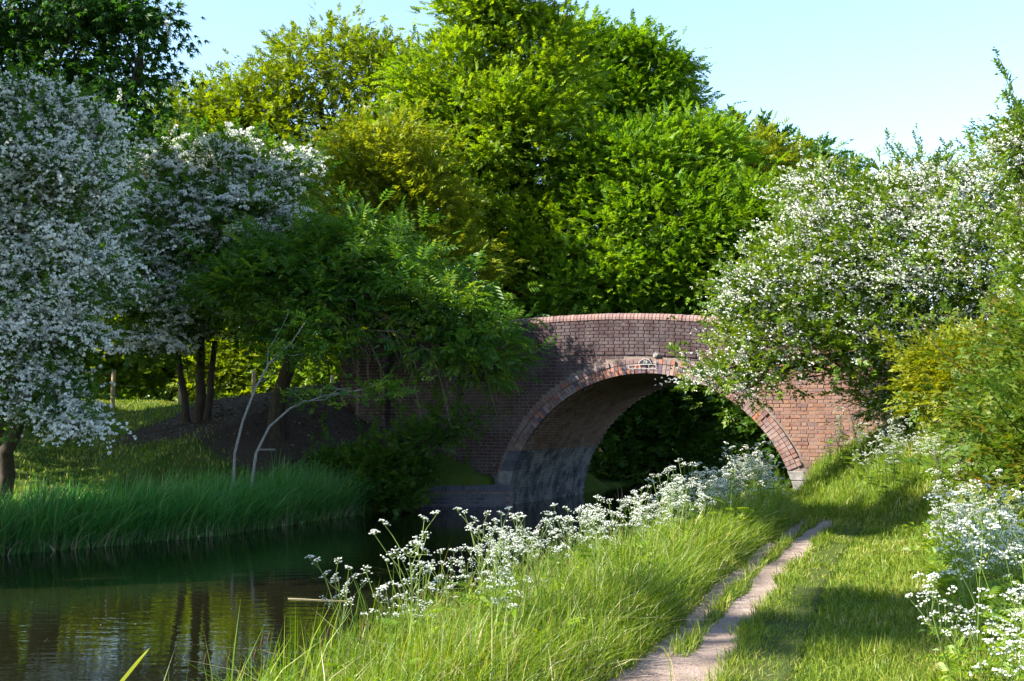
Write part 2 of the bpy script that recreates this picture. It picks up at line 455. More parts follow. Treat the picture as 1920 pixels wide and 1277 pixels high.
def land(x, y):
    x = np.asarray(x, float); y = np.asarray(y, float)
    dl, dr = canal_side(x, y)
    lump = 0.05 * np.sin(x * 1.7 + 0.6 * y) * np.sin(y * 1.3 - 0.4 * x) + 0.03 * np.sin(x * 3.9 + 1) * np.sin(y * 4.3)
    zl = -0.7 + 0.78 * sstep(-0.5, 0.15, dl) + np.clip((dl - 0.9) * 0.185, 0, 2.35) + lump * sstep(0.5, 2, dl)
    zr = -0.7 + 0.85 * sstep(-0.5, 0.12, dr) + 0.25 * sstep(0.1, 1.1, dr) + np.clip((dr - 4.6) * 0.22, 0, 1.1) + lump * 0.35 * sstep(0.5, 2, dr)
    base = np.where(dl > 0, zl, np.where(dr > 0, zr, np.maximum(zl, zr)))
    rx, ry = x - L0[0], y - L0[1]
    s = rx * WV[0] + ry * WV[1]
    t = rx * NV[0] + ry * NV[1]
    road = ztop(s) - 0.85
    zf = np.where(s < 0, 0.42 + (-s) * 0.40, 0.75 + (s - 6.0) * 0.54)
    zf = np.minimum(zf, road - 0.1)
    front = zf - 0.30 * np.maximum(t, 0)
    back = np.minimum(zf + 0.3, road) - 0.35 * np.maximum(-t - DEPTH, 0)
    away = np.abs(s - 3) > 16
    emb = np.where(t > -0.22, front, np.where(t < -DEPTH + 0.22, back, road))
    span = (s > -0.5) & (s < 6.5)
    gap = (s > -0.9) & (s < 6.9) & (t < -0.05) & (t > -DEPTH + 0.05)
    wet = (dl < 0) & (dr < 0)
    z = np.where(span | gap | wet, base, np.maximum(base, emb))
    return z


def axis(lo, hi, step, far, n):
    mid = np.arange(lo, hi + 1e-6, step)
    g = np.geomspace(step, far, n)
    return np.concatenate([lo - np.cumsum(g)[::-1], mid, hi + np.cumsum(g)])


xs = axis(-18, 18, 0.22, 160, 26)
ys = axis(2, 34, 0.22, 160, 26)
GX, GY = np.meshgrid(xs, ys)
GZ = land(GX, GY)
far = np.hypot(GX, GY - 18)
nx, ny = len(xs), len(ys)
idx = np.arange(nx * ny).reshape(ny, nx)
gq = np.stack([idx[:-1, :-1], idx[:-1, 1:], idx[1:, 1:], idx[1:, :-1]], -1).reshape(-1, 4)
ground = obj_np('ground', np.stack([GX, GY, GZ], -1).reshape(-1, 3), [gq], M['ground'], smooth=True)
setp(ground, 'grassy canal banks with bare earth under the trees', kind='structure')
bare = np.zeros(GX.shape)
for (bx, by, br) in [(-4.6, 25.5, 3.2), (-7.2, 26.5, 2.4), (-3.2, 25.2, 1.8), (-6, 28, 3), (-2.5, 27.5, 2.5)]:
    bare = np.maximum(bare, 1 - sstep(br * 0.55, br * 1.1, np.hypot(GX - bx, (GY - by) * 1.2)))
dpth = poly_dist(GX, GY, PATH)
bare = np.maximum(bare, (1 - sstep(0.18, 0.4, dpth)) * (GY < 17.5))
ba = ground.data.attributes.new('bare', 'FLOAT', 'POINT')
ba.data.foreach_set('value', bare.astype(np.float32).ravel())

wv = np.array([(-90, -40, 0), (120, -40, 0), (120, 200, 0), (-90, 200, 0)], float)
water = obj_np('water', wv, [np.array([[0, 1, 2, 3]])], M['water'])
setp(water, 'still dark canal water mirroring the trees', kind='structure')


# the towpath: two trodden tracks with a grass strip between
def resample(P, step):
    seg = np.hypot(*np.diff(P, axis=0).T)
    cum = np.concatenate([[0], np.cumsum(seg)])
    t = np.arange(0, cum[-1], step)
    # smooth
    out = np.stack([np.interp(t, cum, P[:, 0]), np.interp(t, cum, P[:, 1])], -1)
    k = int(2.0 / step)
    ker = np.ones(k) / k
    pad = np.pad(out, ((k, k), (0, 0)), mode='edge')
    sm = np.stack([np.convolve(pad[:, i], ker, 'same') for i in range(2)], -1)[k:-k]
    return sm


PC = resample(PATH, 0.12)
ptan = np.gradient(PC, axis=0); ptan /= np.linalg.norm(ptan, axis=1)[:, None]
pnor = np.stack([ptan[:, 1], -ptan[:, 0]], -1)
PCALL, PNALL = PC, pnor
STRIP = 0.065                                           # half width of the middle grass strip


keep = (PCALL[:, 1] < 18.2)
pcs, pns = PCALL[keep], PNALL[keep]
cols = 31
offs = np.linspace(-0.62, 0.68, cols)
PX_ = pcs[:, None, :] + pns[:, None, :] * offs[None, :, None]
n = len(pcs)
fade = 1 - sstep(15.6, 18.2, pcs[:, 1])[:, None]
wl_ = 0.05 * np.sin(np.arange(n) * .23)[:, None] + 0.03 * np.sin(np.arange(n) * .61 + 1)[:, None]
tr_l = np.exp(-(((offs[None, :] + 0.18 + wl_ * .5) / 0.085) ** 4))
tr_r = np.exp(-(((offs[None, :] - 0.12 - wl_ * .7) / 0.125) ** 4))
near_ = 1 - sstep(6.6, 7.6, pcs[:, 1])[:, None]
mid_ = near_ * np.exp(-(((offs[None, :] + .03) / 0.15) ** 4))
BARE = np.clip(np.maximum(np.maximum(tr_l, tr_r), mid_) * fade, 0, 1)
PZ = land(PX_[..., 0], PX_[..., 1]) + 0.030 - 0.014 * BARE
PZ[:, 0] -= 0.05; PZ[:, -1] -= 0.05
i_ = np.arange(n * cols).reshape(n, cols)
q_ = np.stack([i_[:-1, :-1], i_[:-1, 1:], i_[1:, 1:], i_[1:, :-1]], -1).reshape(-1, 4)
path_o = obj_np('path', np.concatenate([PX_, PZ[..., None]], -1).reshape(-1, 3), [q_], M['path'], smooth=True)
setp(path_o, 'narrow trodden earth towpath with a strip of grass along its middle', kind='structure')
pa_ = path_o.data.attributes.new('bare', 'FLOAT', 'POINT'); pa_.data.foreach_set('value', BARE.astype(np.float32).ravel())


def bare_at(po, y, x):
    i0 = np.clip(np.searchsorted(pcs[:, 1], y), 0, n - 1)
    j0 = np.clip(np.round((po - offs[0]) / (offs[1] - offs[0])).astype(int), 0, cols - 1)
    return np.where((po > offs[0]) & (po < offs[-1]), BARE[i0, j0], 0.0)


# ------------------------------------------------------------------ the brick bridge
bridge = empty('brick_arch_bridge', (*(L0 + WV * 3.0), 0))
setp(bridge, 'humped red brick canal bridge with a single round arch', 'bridge')
BINV = Matrix.Translation(bridge.location).inverted()


def under(o, root=bridge):
    o.parent = root
    o.matrix_parent_inverse = Matrix.Translation(root.location).inverted()
    return o


AC, AZ, AR, RING = 3.0, -0.37, 3.25, 0.30
S0, S1 = -4.6, 12.5


class Boxes:
    """bricks joined in one mesh: 5 visible faces each"""
    def __init__(self):
        self.V, self.val, self.n = [], [], 0

    def add(self, c, ax, ay, az, val=None):
        """c centre of the front; ax, ay half vectors across the face; az full vector into the wall"""
        j = rng.normal(0, 0.0015, (8, 3))
        f = np.array([c - ax - ay, c + ax - ay, c + ax + ay, c - ax + ay])
        k = 0.93
        f = c + (f - c) * k
        b = np.array([c - ax - ay, c + ax - ay, c + ax + ay, c - ax + ay]) + az
        self.V.append(np.concatenate([f, b]) + j)
        self.val.append(rng.random() if val is None else val)
        self.n += 1

    def build(self, name, mat, parent=None):
        V = np.concatenate(self.V)
        o = np.arange(self.n)[:, None] * 8
        fs = [[0, 1, 2, 3], [0, 4, 5, 1], [1, 5, 6, 2], [2, 6, 7, 3], [3, 7, 4, 0]]
        Q = np.concatenate([o + np.array([f]) for f in fs])
        v = np.tile(np.array(self.val), 5)
        ob = obj_np(name, V, [Q], mat, None, v)
        return under(ob, parent or bridge)


# core: front and back walls with the arch cut out, vault, deck, parapets
def core():
    V, F = [], []
    n = 72
    ang = np.linspace(math.pi - 0.0, 0.0, n)
    a0 = math.asin((-0.6 - AZ) / AR)
    ang = np.linspace(math.pi - a0, a0, n)
    arc = [(AC + (AR + 0.012) * math.cos(a), AZ + (AR + 0.012) * math.sin(a)) for a in ang]
    ss = [S0] + [p[0] for p in arc] + [S1]

    def addv(p):
        V.append(p); return len(V) - 1
    for t in (0.0, -DEPTH):
        lo, hi = [], []
        # left block
        for s, z in arc:
            lo.append(addv(wall(s, t, z)))
            hi.append(addv(wall(s, t, float(ztop(s)) - 0.06)))
        for i in range(n - 1):
            F.append((lo[i], lo[i + 1], hi[i + 1], hi[i]))
        for (sa, sb, zlow) in ((S0, arc[0][0], -0.6), (arc[-1][0], S1, -0.6)):
            m = 12
            sv = np.linspace(sa, sb, m)
            l2 = [addv(wall(s, t, zlow)) for s in sv]
            h2 = [addv(wall(s, t, float(ztop(s)) - 0.06)) for s in sv]
            for i in range(m - 1):
                F.append((l2[i], l2[i + 1], h2[i + 1], h2[i]))
    # vault
    fr = [addv(wall(s, 0, z)) for s, z in arc]; bk = [addv(wall(s, -DEPTH, z)) for s, z in arc]
    for i in range(n - 1):
        F.append((fr[i], bk[i], bk[i + 1], fr[i + 1]))
    # parapet tops and inner faces, road deck
    sv = np.linspace(S0, S1, 60)
    for (ta, tb) in ((0.0, -0.36), (-DEPTH + 0.36, -DEPTH)):
        a = [addv(wall(s, ta, float(ztop(s)) - 0.06)) for s in sv]; b = [addv(wall(s, tb, float(ztop(s)) - 0.06)) for s in sv]
        for i in range(59):
            F.append((a[i], a[i + 1], b[i + 1], b[i]))
    for tt in (-0.36, -DEPTH + 0.36):
        a = [addv(wall(s, tt, float(ztop(s)) - 0.06)) for s in sv]; b = [addv(wall(s, tt, float(ztop(s)) - 0.86)) for s in sv]
        for i in range(59):
            F.append((a[i], a[i + 1], b[i + 1], b[i]))
    a = [addv(wall(s, -0.36, float(ztop(s)) - 0.80)) for s in sv]; b = [addv(wall(s, -DEPTH + 0.36, float(ztop(s)) - 0.80)) for s in sv]
    for i in range(59):
        F.append((a[i], a[i + 1], b[i + 1], b[i]))
    me = bpy.data.meshes.new('wall_core')
    me.from_pydata([tuple(v) for v in V], [], F)
    me.materials.append(M['mortar'])
    me.update()
    o = link(bpy.data.objects.new('wall_core', me))
    return under(o)


core()
W3 = np.array([WV[0], WV[1], 0.0]); N3 = np.array([NV[0], NV[1], 0.0]); Z3 = np.array([0, 0, 1.0])


def box_mesh(name, lx, ly, dz, mat):
    b = Boxes(); b.add(np.zeros(3), np.array([lx / 2, 0, 0]), np.array([0, ly / 2, 0]), np.array([0, 0, -dz]), 0.0)
    o = np.zeros((1, 1), int)
    fs = [[0, 1, 2, 3], [0, 4, 5, 1], [1, 5, 6, 2], [2, 6, 7, 3], [3, 7, 4, 0]]
    return mesh_np(name, b.V[0], [np.array(fs)], mat, np.zeros(5))


ROT = Matrix(((W3[0], 0, N3[0]), (W3[1], 0, N3[1]), (0, 1, 0)))
FRAME = ROT.to_quaternion()


def place(name, me, c, tilt=0.0, yaw=0.0, parent=bridge):
    o = link(bpy.data.objects.new(name, me))
    o.rotation_mode = 'QUATERNION'
    o.rotation_quaternion = FRAME @ Quaternion((0, 0, 1), tilt) @ Quaternion((0, 1, 0), yaw)
    o.location = c
    return under(o, parent)


cand = []                                                # (s, z, length, tilt, proud)
J = 0.010
for zone in ('wall', 'parapet'):
    for k in range(60):
        if zone == 'wall':
            zc = -0.15 + k * 0.075
            slope = lambda s: zc
        s = S0 + (0.0 if k % 2 else 0.08) + rng.uniform(-0.01, 0.01)
        flip = k % 2
        i = 0
        if zone == 'parapet' and k >= 9:
            break
        while s < S1:
            ln = 0.215 if (i + flip) % 2 else 0.1025
            i += 1
            a, b = s, s + ln
            s = b + J
            c = 0.5 * (a + b)
            zt = float(ztop(c))
            tilt = 0.0
            if zone == 'wall':
                z = zc
                if z > zt - 0.86: continue
            else:
                z = zt - 0.165 - k * 0.075
                tilt = math.atan((float(ztop(c + 0.1)) - float(ztop(c - 0.1))) / 0.2)
            ro = AR + RING + 0.035
            h = ro * ro - (z - 0.0375 - AZ) ** 2
            if h > 0:
                ch = math.sqrt(h)
                l, r = AC - ch, AC + ch
                if a >= l and b <= r: continue
                if a < l < b: b = l
                elif a < r < b: a = r
                if b - a < 0.03: continue
            if z < float(land(*(L0 + WV * c + NV * 0.05))) - 0.15: continue
            cand.append((0.5 * (a + b), z, b - a, tilt, zone))
# the string course projects a little; the 300 bricks that show best stay single, the rest are joined
score = []
for n_, (s, z, ln, ti, zn) in enumerate(cand):
    full = abs(ln - 0.215) < 1e-6 or abs(ln - 0.1025) < 1e-6
    vis = 0
    if full and ((6.05 < s < 8.3 and 0.7 < z < 2.75) or (zn == 'parapet' and 0.2 < s < 4.6)):
        vis = ln + (0.06 if s > 5 else 0.0) + 0.01 * rng.random()
    score.append(vis)
best = set(np.argsort(-np.array(score))[:300].tolist())
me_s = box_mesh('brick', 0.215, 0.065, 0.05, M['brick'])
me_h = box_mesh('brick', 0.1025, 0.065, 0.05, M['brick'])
rest = Boxes()
for n_, (s, z, ln, ti, zn) in enumerate(cand):
    proud = 0.009 + rng.normal(0, 0.0035) + (0.012 if zn == 'parapet' else 0)
    tt = ti + rng.normal(0, 0.006)
    if n_ in best and score[n_] > 0:
        place('brick', me_s if ln > 0.15 else me_h, wall(s, proud, z + rng.normal(0, 0.0015)), tt, rng.normal(0, 0.012))
    else:
        d = W3 * math.cos(tt) + Z3 * math.sin(tt); u = -W3 * math.sin(tt) + Z3 * math.cos(tt)
        rest.add(wall(s, proud, z), d * ln / 2, u * 0.0325, -N3 * 0.05)
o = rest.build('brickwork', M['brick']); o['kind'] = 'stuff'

sc_b = Boxes()
s = S0
k = 0
while s < S1:
    ti = math.atan((float(ztop(s + 0.2)) - float(ztop(s))) / 0.2)
    d = W3 * math.cos(ti) + Z3 * math.sin(ti); u = -W3 * math.sin(ti) + Z3 * math.cos(ti)
    sc_b.add(wall(s + .1, 0.036 + rng.normal(0, .004), float(ztop(s + .1)) - 0.838), d * .1075, u * .033, -N3 * .06)
    s += 0.225
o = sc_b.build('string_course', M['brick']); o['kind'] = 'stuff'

# rounded coping of bricks on edge
def coping_mesh():
    prof = [(0.035, -0.055), (0.04, 0.0), (0.025, 0.045), (-0.03, 0.075), (-0.18, 0.085), (-0.33, 0.075), (-0.39, 0.0), (-0.39, -0.055)]
    V = []
    for x in (-0.036, -0.030, 0.030, 0.036):
        k = 0.0 if abs(x) > 0.033 else 0.004
        for (t, z) in prof:
            V.append((x, z + k * (1 if z > 0 else 0), t + k * (1 if t > 0 else -1)))
    n = len(prof); F = []
    for r in range(3):
        for i in range(n - 1):
            F.append((r * n + i, r * n + i + 1, (r + 1) * n + i + 1, (r + 1) * n + i))
    F.append(tuple(range(n))); F.append(tuple(range(3 * n, 4 * n))[::-1])
    me = bpy.data.meshes.new('coping_brick'); me.from_pydata(V, [], F); me.materials.append(M['coping']); me.update()
    return me


cop = coping_mesh()
s = S0
while s < S1:
    z = float(ztop(s)) - 0.062 + 0.0
    ti = math.atan((float(ztop(s + 0.1)) - float(ztop(s - 0.1))) / 0.2)
    place('coping_brick', cop, wall(s, rng.normal(0, 0.004), z + rng.normal(0, 0.003)), ti + rng.normal(0, 0.01), 0)
    s += 0.081

# ring of voussoirs
def vous_mesh(name, r0, r1, pitch, mat='voussoir'):
    ri, ro = r0, r1
    hi_, ho = pitch * ri / AR / 2 - 0.005, pitch * ro / AR / 2 - 0.005
    V = [(-hi_, ri - AR, 0), (hi_, ri - AR, 0), (ho, ro - AR, 0), (-ho, ro - AR, 0)]
    V = [(x, y, 0.0) for x, y, _ in V] + [(x, y, -0.12) for x, y, _ in V]
    F = [(0, 1, 2, 3), (0, 4, 5, 1), (1, 5, 6, 2), (2, 6, 7, 3), (3, 7, 4, 0)]
    me = bpy.data.meshes.new(name); me.from_pydata(V, [], F); me.materials.append(M[mat]); me.update()
    return me


pitch = 0.085
vm_out = vous_mesh('voussoir', AR + 0.205, AR + RING, pitch)
vm_full = vous_mesh('voussoir', AR - 0.004, AR + 0.192, pitch)
vm_a = vous_mesh('voussoir', AR - 0.004, AR + 0.092, pitch)
vm_b = vous_mesh('voussoir', AR + 0.102, AR + 0.192, pitch)
VRED = {m_.name: vous_mesh('voussoir', a_, b_, pitch, 'voussoir_red') for m_, a_, b_ in ((vm_out, AR + 0.205, AR + RING), (vm_full, AR - 0.004, AR + 0.192), (vm_a, AR - 0.004, AR + 0.092), (vm_b, AR + 0.102, AR + 0.192))}
aL, aR = math.pi - math.asin((1.22 - AZ) / AR), math.asin((0.88 - AZ) / AR)
nv = int((aL - aR) * AR / pitch)
for i in range(nv):
    a = aR + (i + 0.5) * (aL - aR) / nv
    rot = a - math.pi / 2
    base_s, base_z = AC + AR * math.cos(a), AZ + AR * math.sin(a)
    items = [vm_out]
    items += [vm_full] if rng.random() < 0.5 else [vm_a, vm_b]
    for me in items:
        if me is vm_out and rng.random() < 0.03: continue
        if me is vm_b and a < 0.9 and rng.random() < 0.3: continue
        pr_ = (0.040 if me is vm_out else 0.026) + rng.normal(0, 0.005) - (0.03 if rng.random() < 0.06 else 0)
        red = rng.random() < (0.95 if a < 1.25 else 0.75 if me is vm_out else 0.35)
        place('voussoir', VRED[me.name] if red else me, wall(base_s, pr_, base_z), rot + rng.normal(0, 0.006), rng.normal(0, 0.01))

# vault and abutment bricks, laid in courses along the passage
vault, pier = Boxes(), Boxes()
arc_a = math.asin((-0.1 - AZ) / AR)
ncs = int((math.pi - 2 * arc_a) * AR / 0.077)
for i in range(ncs):
    a = arc_a + (i + 0.5) * (math.pi - 2 * arc_a) / ncs
    rad = W3 * math.cos(a) + Z3 * math.sin(a)
    tang = -W3 * math.sin(a) + Z3 * math.cos(a)
    zz = AZ + AR * math.sin(a)
    t = -0.13 - (0.11 if i % 2 else 0)
    while t > -DEPTH + 0.1:
        c = wall(AC + (AR - 0.012 + rng.normal(0, 0.004)) * math.cos(a), t - 0.1075, AZ + (AR - 0.012) * math.sin(a))
        (pier if zz < 1.22 else vault).add(c, -N3 * 0.1075, tang * 0.0335, rad * 0.04)
        t -= 0.225
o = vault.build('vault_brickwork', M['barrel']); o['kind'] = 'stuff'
o = pier.build('abutment_brickwork', M['pier']); o['kind'] = 'stuff'


def solid(name, pts2, t0, t1, mat, bevel=0.012, parent=bridge):
    """outline in (s, z), extruded from t0 (front) to t1 (back)"""
    V = [tuple(wall(s, t0, z)) for s, z in pts2] + [tuple(wall(s, t1, z)) for s, z in pts2]
    n = len(pts2)
    F = [tuple(range(n)), tuple(range(2 * n - 1, n - 1, -1))] + [(i, n + i, n + (i + 1) % n, (i + 1) % n) for i in range(n)]
    me = bpy.data.meshes.new(name); me.from_pydata(V, [], F); me.materials.append(mat); me.update()
    o = link(bpy.data.objects.new(name, me))
    if bevel:
        md = o.modifiers.new('bevel', 'BEVEL'); md.width = bevel; md.segments = 2
    return under(o, parent)


def on_arc(z, extra=0.0, side=-1):
    return AC + side * (math.sqrt(max(0.0, AR * AR - (z - AZ) ** 2)) + extra)


# left springing: engineering brick skewback above a pale stone quoin
for k in range(6):
    z0, z1 = 0.78 + k * 0.073, 0.78 + k * 0.073 + 0.065
    solid('quoin_brick', [(on_arc(z0, 0.29), z0), (on_arc(z0, -0.02), z0), (on_arc(z1, -0.02), z1), (on_arc(z1, 0.29), z1)], 0.035 + rng.normal(0, 0.003), -0.33, M['bluebrick'], 0.006)
solid('quoin_stone', [(on_arc(0.16, 0.16), 0.16), (on_arc(0.16, -0.03), 0.16), (on_arc(0.77, -0.03), 0.77), (on_arc(0.77, 0.31), 0.77), (on_arc(0.5, 0.30), 0.5), (on_arc(0.4, 0.17), 0.4)], 0.05, -0.22, M['stone'], 0.02)
# right springing
for k in range(3):
    z0, z1 = 0.30 + k * 0.195, 0.30 + k * 0.195 + 0.185
    solid('quoin_stone', [(on_arc(z0, -0.02, 1), z0), (on_arc(z0, 0.30, 1), z0), (on_arc(z1, 0.30, 1), z1), (on_arc(z1, -0.02, 1), z1)], 0.035, -0.3, M['stone'], 0.012)
# end pier of the left wing wall
pl = Boxes()
for k in range(44):
    z = 0.9 + k * 0.075
    if z > float(ztop(-3.6)) - 0.1: break
    for i in range(3):
        c = -3.94 + i * 0.225 + (0.0 if k % 2 else -0.03)
        pl.add(wall(c + 0.1, 0.19 + rng.normal(0, 0.003), z), W3 * 0.1075, Z3 * 0.0325, -N3 * 0.06)
    for i in range(1):
        pl.add(wall(-3.22, 0.10, z), -N3 * 0.1, Z3 * 0.0325, -W3 * 0.05)
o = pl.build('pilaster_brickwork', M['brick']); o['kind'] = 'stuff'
solid('pilaster', [(-4.05, 0.6), (-3.26, 0.6), (-3.26, float(ztop(-3.6)) - 0.1), (-4.05, float(ztop(-3.6)) - 0.1)], 0.17, -0.2, M['mortar'], 0)
solid('pilaster_cap', [(-4.1, float(ztop(-3.6)) - 0.1), (-3.2, float(ztop(-3.6)) - 0.1), (-3.2, float(ztop(-3.6)) + 0.06), (-4.1, float(ztop(-3.6)) + 0.06)], 0.26, -0.45, M['stone'], 0.02)

# number plate over the crown with its empty frame
PLZ = AZ + AR + 0.175
plate_pts = [(2.86, PLZ), (3.14, PLZ)] + [(3.0 + 0.14 * math.cos(a), PLZ + 0.115 * math.sin(a)) for a in np.linspace(0.25, math.pi - 0.25, 9)]
pc = 3.06
plate_pts = [(p[0] + pc - 3.0, p[1]) for p in plate_pts]
plate = solid('number_plate', plate_pts, 0.062, 0.045, M['black'], 0.0)
plate['label'] = 'small black arched plate with white rim and number 79'
tb = Tubes()
rim = [wall(p[0], 0.066, p[1]) for p in plate_pts] + [wall(plate_pts[0][0], 0.066, plate_pts[0][1])]
for a, b in zip(rim[:-1], rim[1:]):
    tb.add([a, b], 0.007, 4)
under(tb.build('plate_rim', M['white']), bridge)
fc = bpy.data.curves.new('plate_number', 'FONT')
fc.body = '79'; fc.size = 0.10; fc.align_x = 'CENTER'; fc.extrude = 0.002
fc.materials.append(M['white'])
ft = link(bpy.data.objects.new('plate_number', fc))
ft.rotation_mode = 'QUATERNION'; ft.rotation_quaternion = FRAME
ft.location = wall(pc, 0.066, PLZ + 0.014)
dg = bpy.context.evaluated_depsgraph_get()
nm_ = bpy.data.meshes.new_from_object(ft.evaluated_get(dg))
ft2 = link(bpy.data.objects.new('number_lettering', nm_)); ft2.rotation_mode = 'QUATERNION'; ft2.rotation_quaternion = FRAME; ft2.location = ft.location
bpy.data.objects.remove(ft)
under(ft2)
tb = Tubes()
fa, fb, fz0, fz1 = pc - 0.36, pc + 0.24, PLZ - 0.09, PLZ - 0.008
for a, b in (((fa, fz0), (fb, fz0)), ((fa, fz1), (fb, fz1)), ((fa, fz0), (fa, fz1)), ((fb, fz0), (fb, fz1)), ((fa + 0.14, fz0), (fa + 0.14, fz1)), ((fa + 0.24, fz0), (fa + 0.24, fz1)), ((fb - 0.16, fz0), (fb - 0.16, fz1))):
    tb.add([wall(a[0], 0.06, a[1]), wall(b[0], 0.06, b[1])], 0.006, 4)
under(tb.build('plate_frame', M['white']))
# pale patch of spalled stone beside the plate
def lump(name, c, r, mat, parent, flat=(1, 1, 1)):
    import bmesh
    bm = bmesh.new(); bmesh.ops.create_icosphere(bm, subdivisions=2, radius=1)
    for v in bm.verts:
        k = 1 + 0.22 * math.sin(v.co.x * 5 + 1) * math.sin(v.co.y * 4) + random.uniform(-0.08, 0.08)
        v.co = Vector((v.co.x * r * flat[0] * k, v.co.y * r * flat[1] * k, v.co.z * r * flat[2] * k))
    me = bpy.data.meshes.new(name); bm.to_mesh(me); bm.free(); me.materials.append(mat)
    o = link(bpy.data.objects.new(name, me)); o.location = c
    return under(o, parent) if parent else o


lump('mortar_patch', wall(pc + 0.27, 0.0, PLZ + 0.05), 0.09, M['stone'], bridge, (1, 0.5, 0.8))
lump('keystone', wall(pc + 0.25, 0.02, PLZ + 0.19), 0.085, M['stone'], bridge, (1, 0.7, 0.9))

# low canal-side wall of blue brick left of the arch
cw = empty('canal_wall', (-1.2, 25.1, 0))
setp(cw, 'low blue brick wall at the water beside the bridge abutment', 'wall')
wa, wb = np.array([-2.6, 24.85]), np.array([0.02, 25.02])
wd = (wb - wa) / np.linalg.norm(wb - wa); wl = np.linalg.norm(wb - wa)
wn2 = np.array([wd[1], -wd[0]])
D3 = np.array([wd[0], wd[1], 0]); E3 = np.array([wn2[0], wn2[1], 0])
def wpt(u, t, z):
    p = wa + wd * u + wn2 * t
    return np.array([p[0], p[1], z])
Vc = [wpt(u, t, z) for u in (0, wl) for t in (0.0, -0.45) for z in (-0.5, 0.46)]
me = bpy.data.meshes.new('wall_core'); me.from_pydata([tuple(v) for v in Vc], [], [(0, 1, 5, 4), (2, 6, 7, 3), (1, 3, 7, 5), (0, 2, 3, 1), (4, 5, 7, 6)])
me.materials.append(M['mortar']); under(link(bpy.data.objects.new('wall_core', me)), cw)
bm_str = box_mesh('brick', 0.215, 0.065, 0.05, M['bluebrick']); bm_edge = box_mesh('brick', 0.065, 0.14, 0.05, M['bluebrick'])
WROT = Matrix(((D3[0], 0, E3[0]), (D3[1], 0, E3[1]), (0, 1, 0))).to_quaternion()
def wplace(me, u, t, z):
    o = link(bpy.data.objects.new('brick', me)); o.rotation_mode = 'QUATERNION'; o.rotation_quaternion = WROT
    o.location = wpt(u, t, z); under(o, cw)
for k in range(4):
    u = 0.11 + (0.11 if k % 2 else 0)
    while u < wl - 0.1:
        wplace(bm_str, u, 0.012 + rng.normal(0, 0.003), 0.02 + k * 0.075); u += 0.225
u = 0.04
while u < wl - 0.03:
    wplace(bm_edge, u, 0.02 + rng.normal(0, 0.003), 0.395); u += 0.075


# ------------------------------------------------------------------ leaves
def leaf_quad(p, d, n, l, w, fold=0.18, droop=0.15):
    d = d / np.linalg.norm(d)
    sd = np.cross(n, d); sd /= np.linalg.norm(sd) + 1e-9
    nn = np.cross(d, sd)
    return np.array([p, p + d * l * 0.45 + sd * w / 2 + nn * fold * w, p + d * l - nn * droop * l, p + d * l * 0.45 - sd * w / 2 + nn * fold * w])


def t_simple(K, L, l, w):
    """a twig along +x with K leaves on alternate sides"""
    out = []
    for i in range(K - 1):
        f = 0.15 + 0.85 * i / (K - 1)
        sgn = 1 if i % 2 else -1
        d = np.array([0.55, sgn * 0.8, 0.15 + rng.uniform(-0.35, 0.35)])
        n = np.array([rng.uniform(-.5, .5), rng.uniform(-.5, .5), 1.0])
        out.append(leaf_quad(np.array([f * L, 0, rng.uniform(-.03, .03)]), d, n, l * rng.uniform(.75, 1.15), w * rng.uniform(.8, 1.15)))
    out.append(leaf_quad(np.array([L, 0, 0]), np.array([1, 0, -0.1]), np.array([0, 0.2, 1.]), l, w))
    return np.array(out)


def t_pinnate(pairs, L, l, w):
    out = []
    for i in range(pairs):
        f = 0.3 + 0.65 * i / pairs
        for sgn in (1, -1):
            d = np.array([0.45, sgn, -0.15]); n = np.array([0, sgn * 0.2, 1.0])
            out.append(leaf_quad(np.array([f * L, 0, -0.18 * L * f * f]), d, n, l * (1.05 - 0.25 * abs(f - .6)), w))
    out.append(leaf_quad(np.array([L * .97, 0, -0.18 * L]), np.array([1, 0, -0.4]), np.array([0, 0, 1.]), l, w))
    return np.array(out)


def t_palmate(l, w):
    out = []
    for a, k in zip(np.radians([-130, -85, -42, 0, 42, 85, 130]), [.6, .8, .95, 1, .95, .8, .6]):
        d = np.array([math.cos(a), math.sin(a), -0.35])
        out.append(leaf_quad(np.array([0.05, 0, 0]), d, np.array([0, 0, 1.]), l * k, w * k, 0.12, 0.3))
    return np.array(out)


def t_flowers(K, r, q, flat=0.45):
    """a rounded cluster of K small flowers"""
    out = []
    for i in range(K):
        u = rng.normal(0, 1, 3); u /= np.linalg.norm(u); u[2] = abs(u[2]) * flat + 0.05
        p = u * r * rng.uniform(.5, 1.1)
        n = u + rng.normal(0, .35, 3); n /= np.linalg.norm(n)
        a = np.cross(n, rng.normal(0, 1, 3)); a /= np.linalg.norm(a); b = np.cross(n, a)
        s_ = q * rng.uniform(.7, 1.2)
        out.append(np.array([p + a * s_, p + b * s_, p - a * s_, p - b * s_]))
    return np.array(out)


def rand_rot(dirs, roll):
    """rotation matrices taking +x to dirs with z kept roughly up, rolled by an angle"""
    x = dirs / (np.linalg.norm(dirs, axis=1)[:, None] + 1e-9)
    up = np.tile(np.array([0, 0, 1.0]), (len(x), 1)) + rng.normal(0, 0.25, x.shape)
    y = np.cross(up, x); y /= np.linalg.norm(y, axis=1)[:, None] + 1e-9
    z = np.cross(x, y)
    c, s = np.cos(roll)[:, None], np.sin(roll)[:, None]
    y2 = c * y + s * z; z2 = -s * y + c * z
    return np.stack([x, y2, z2], -1)


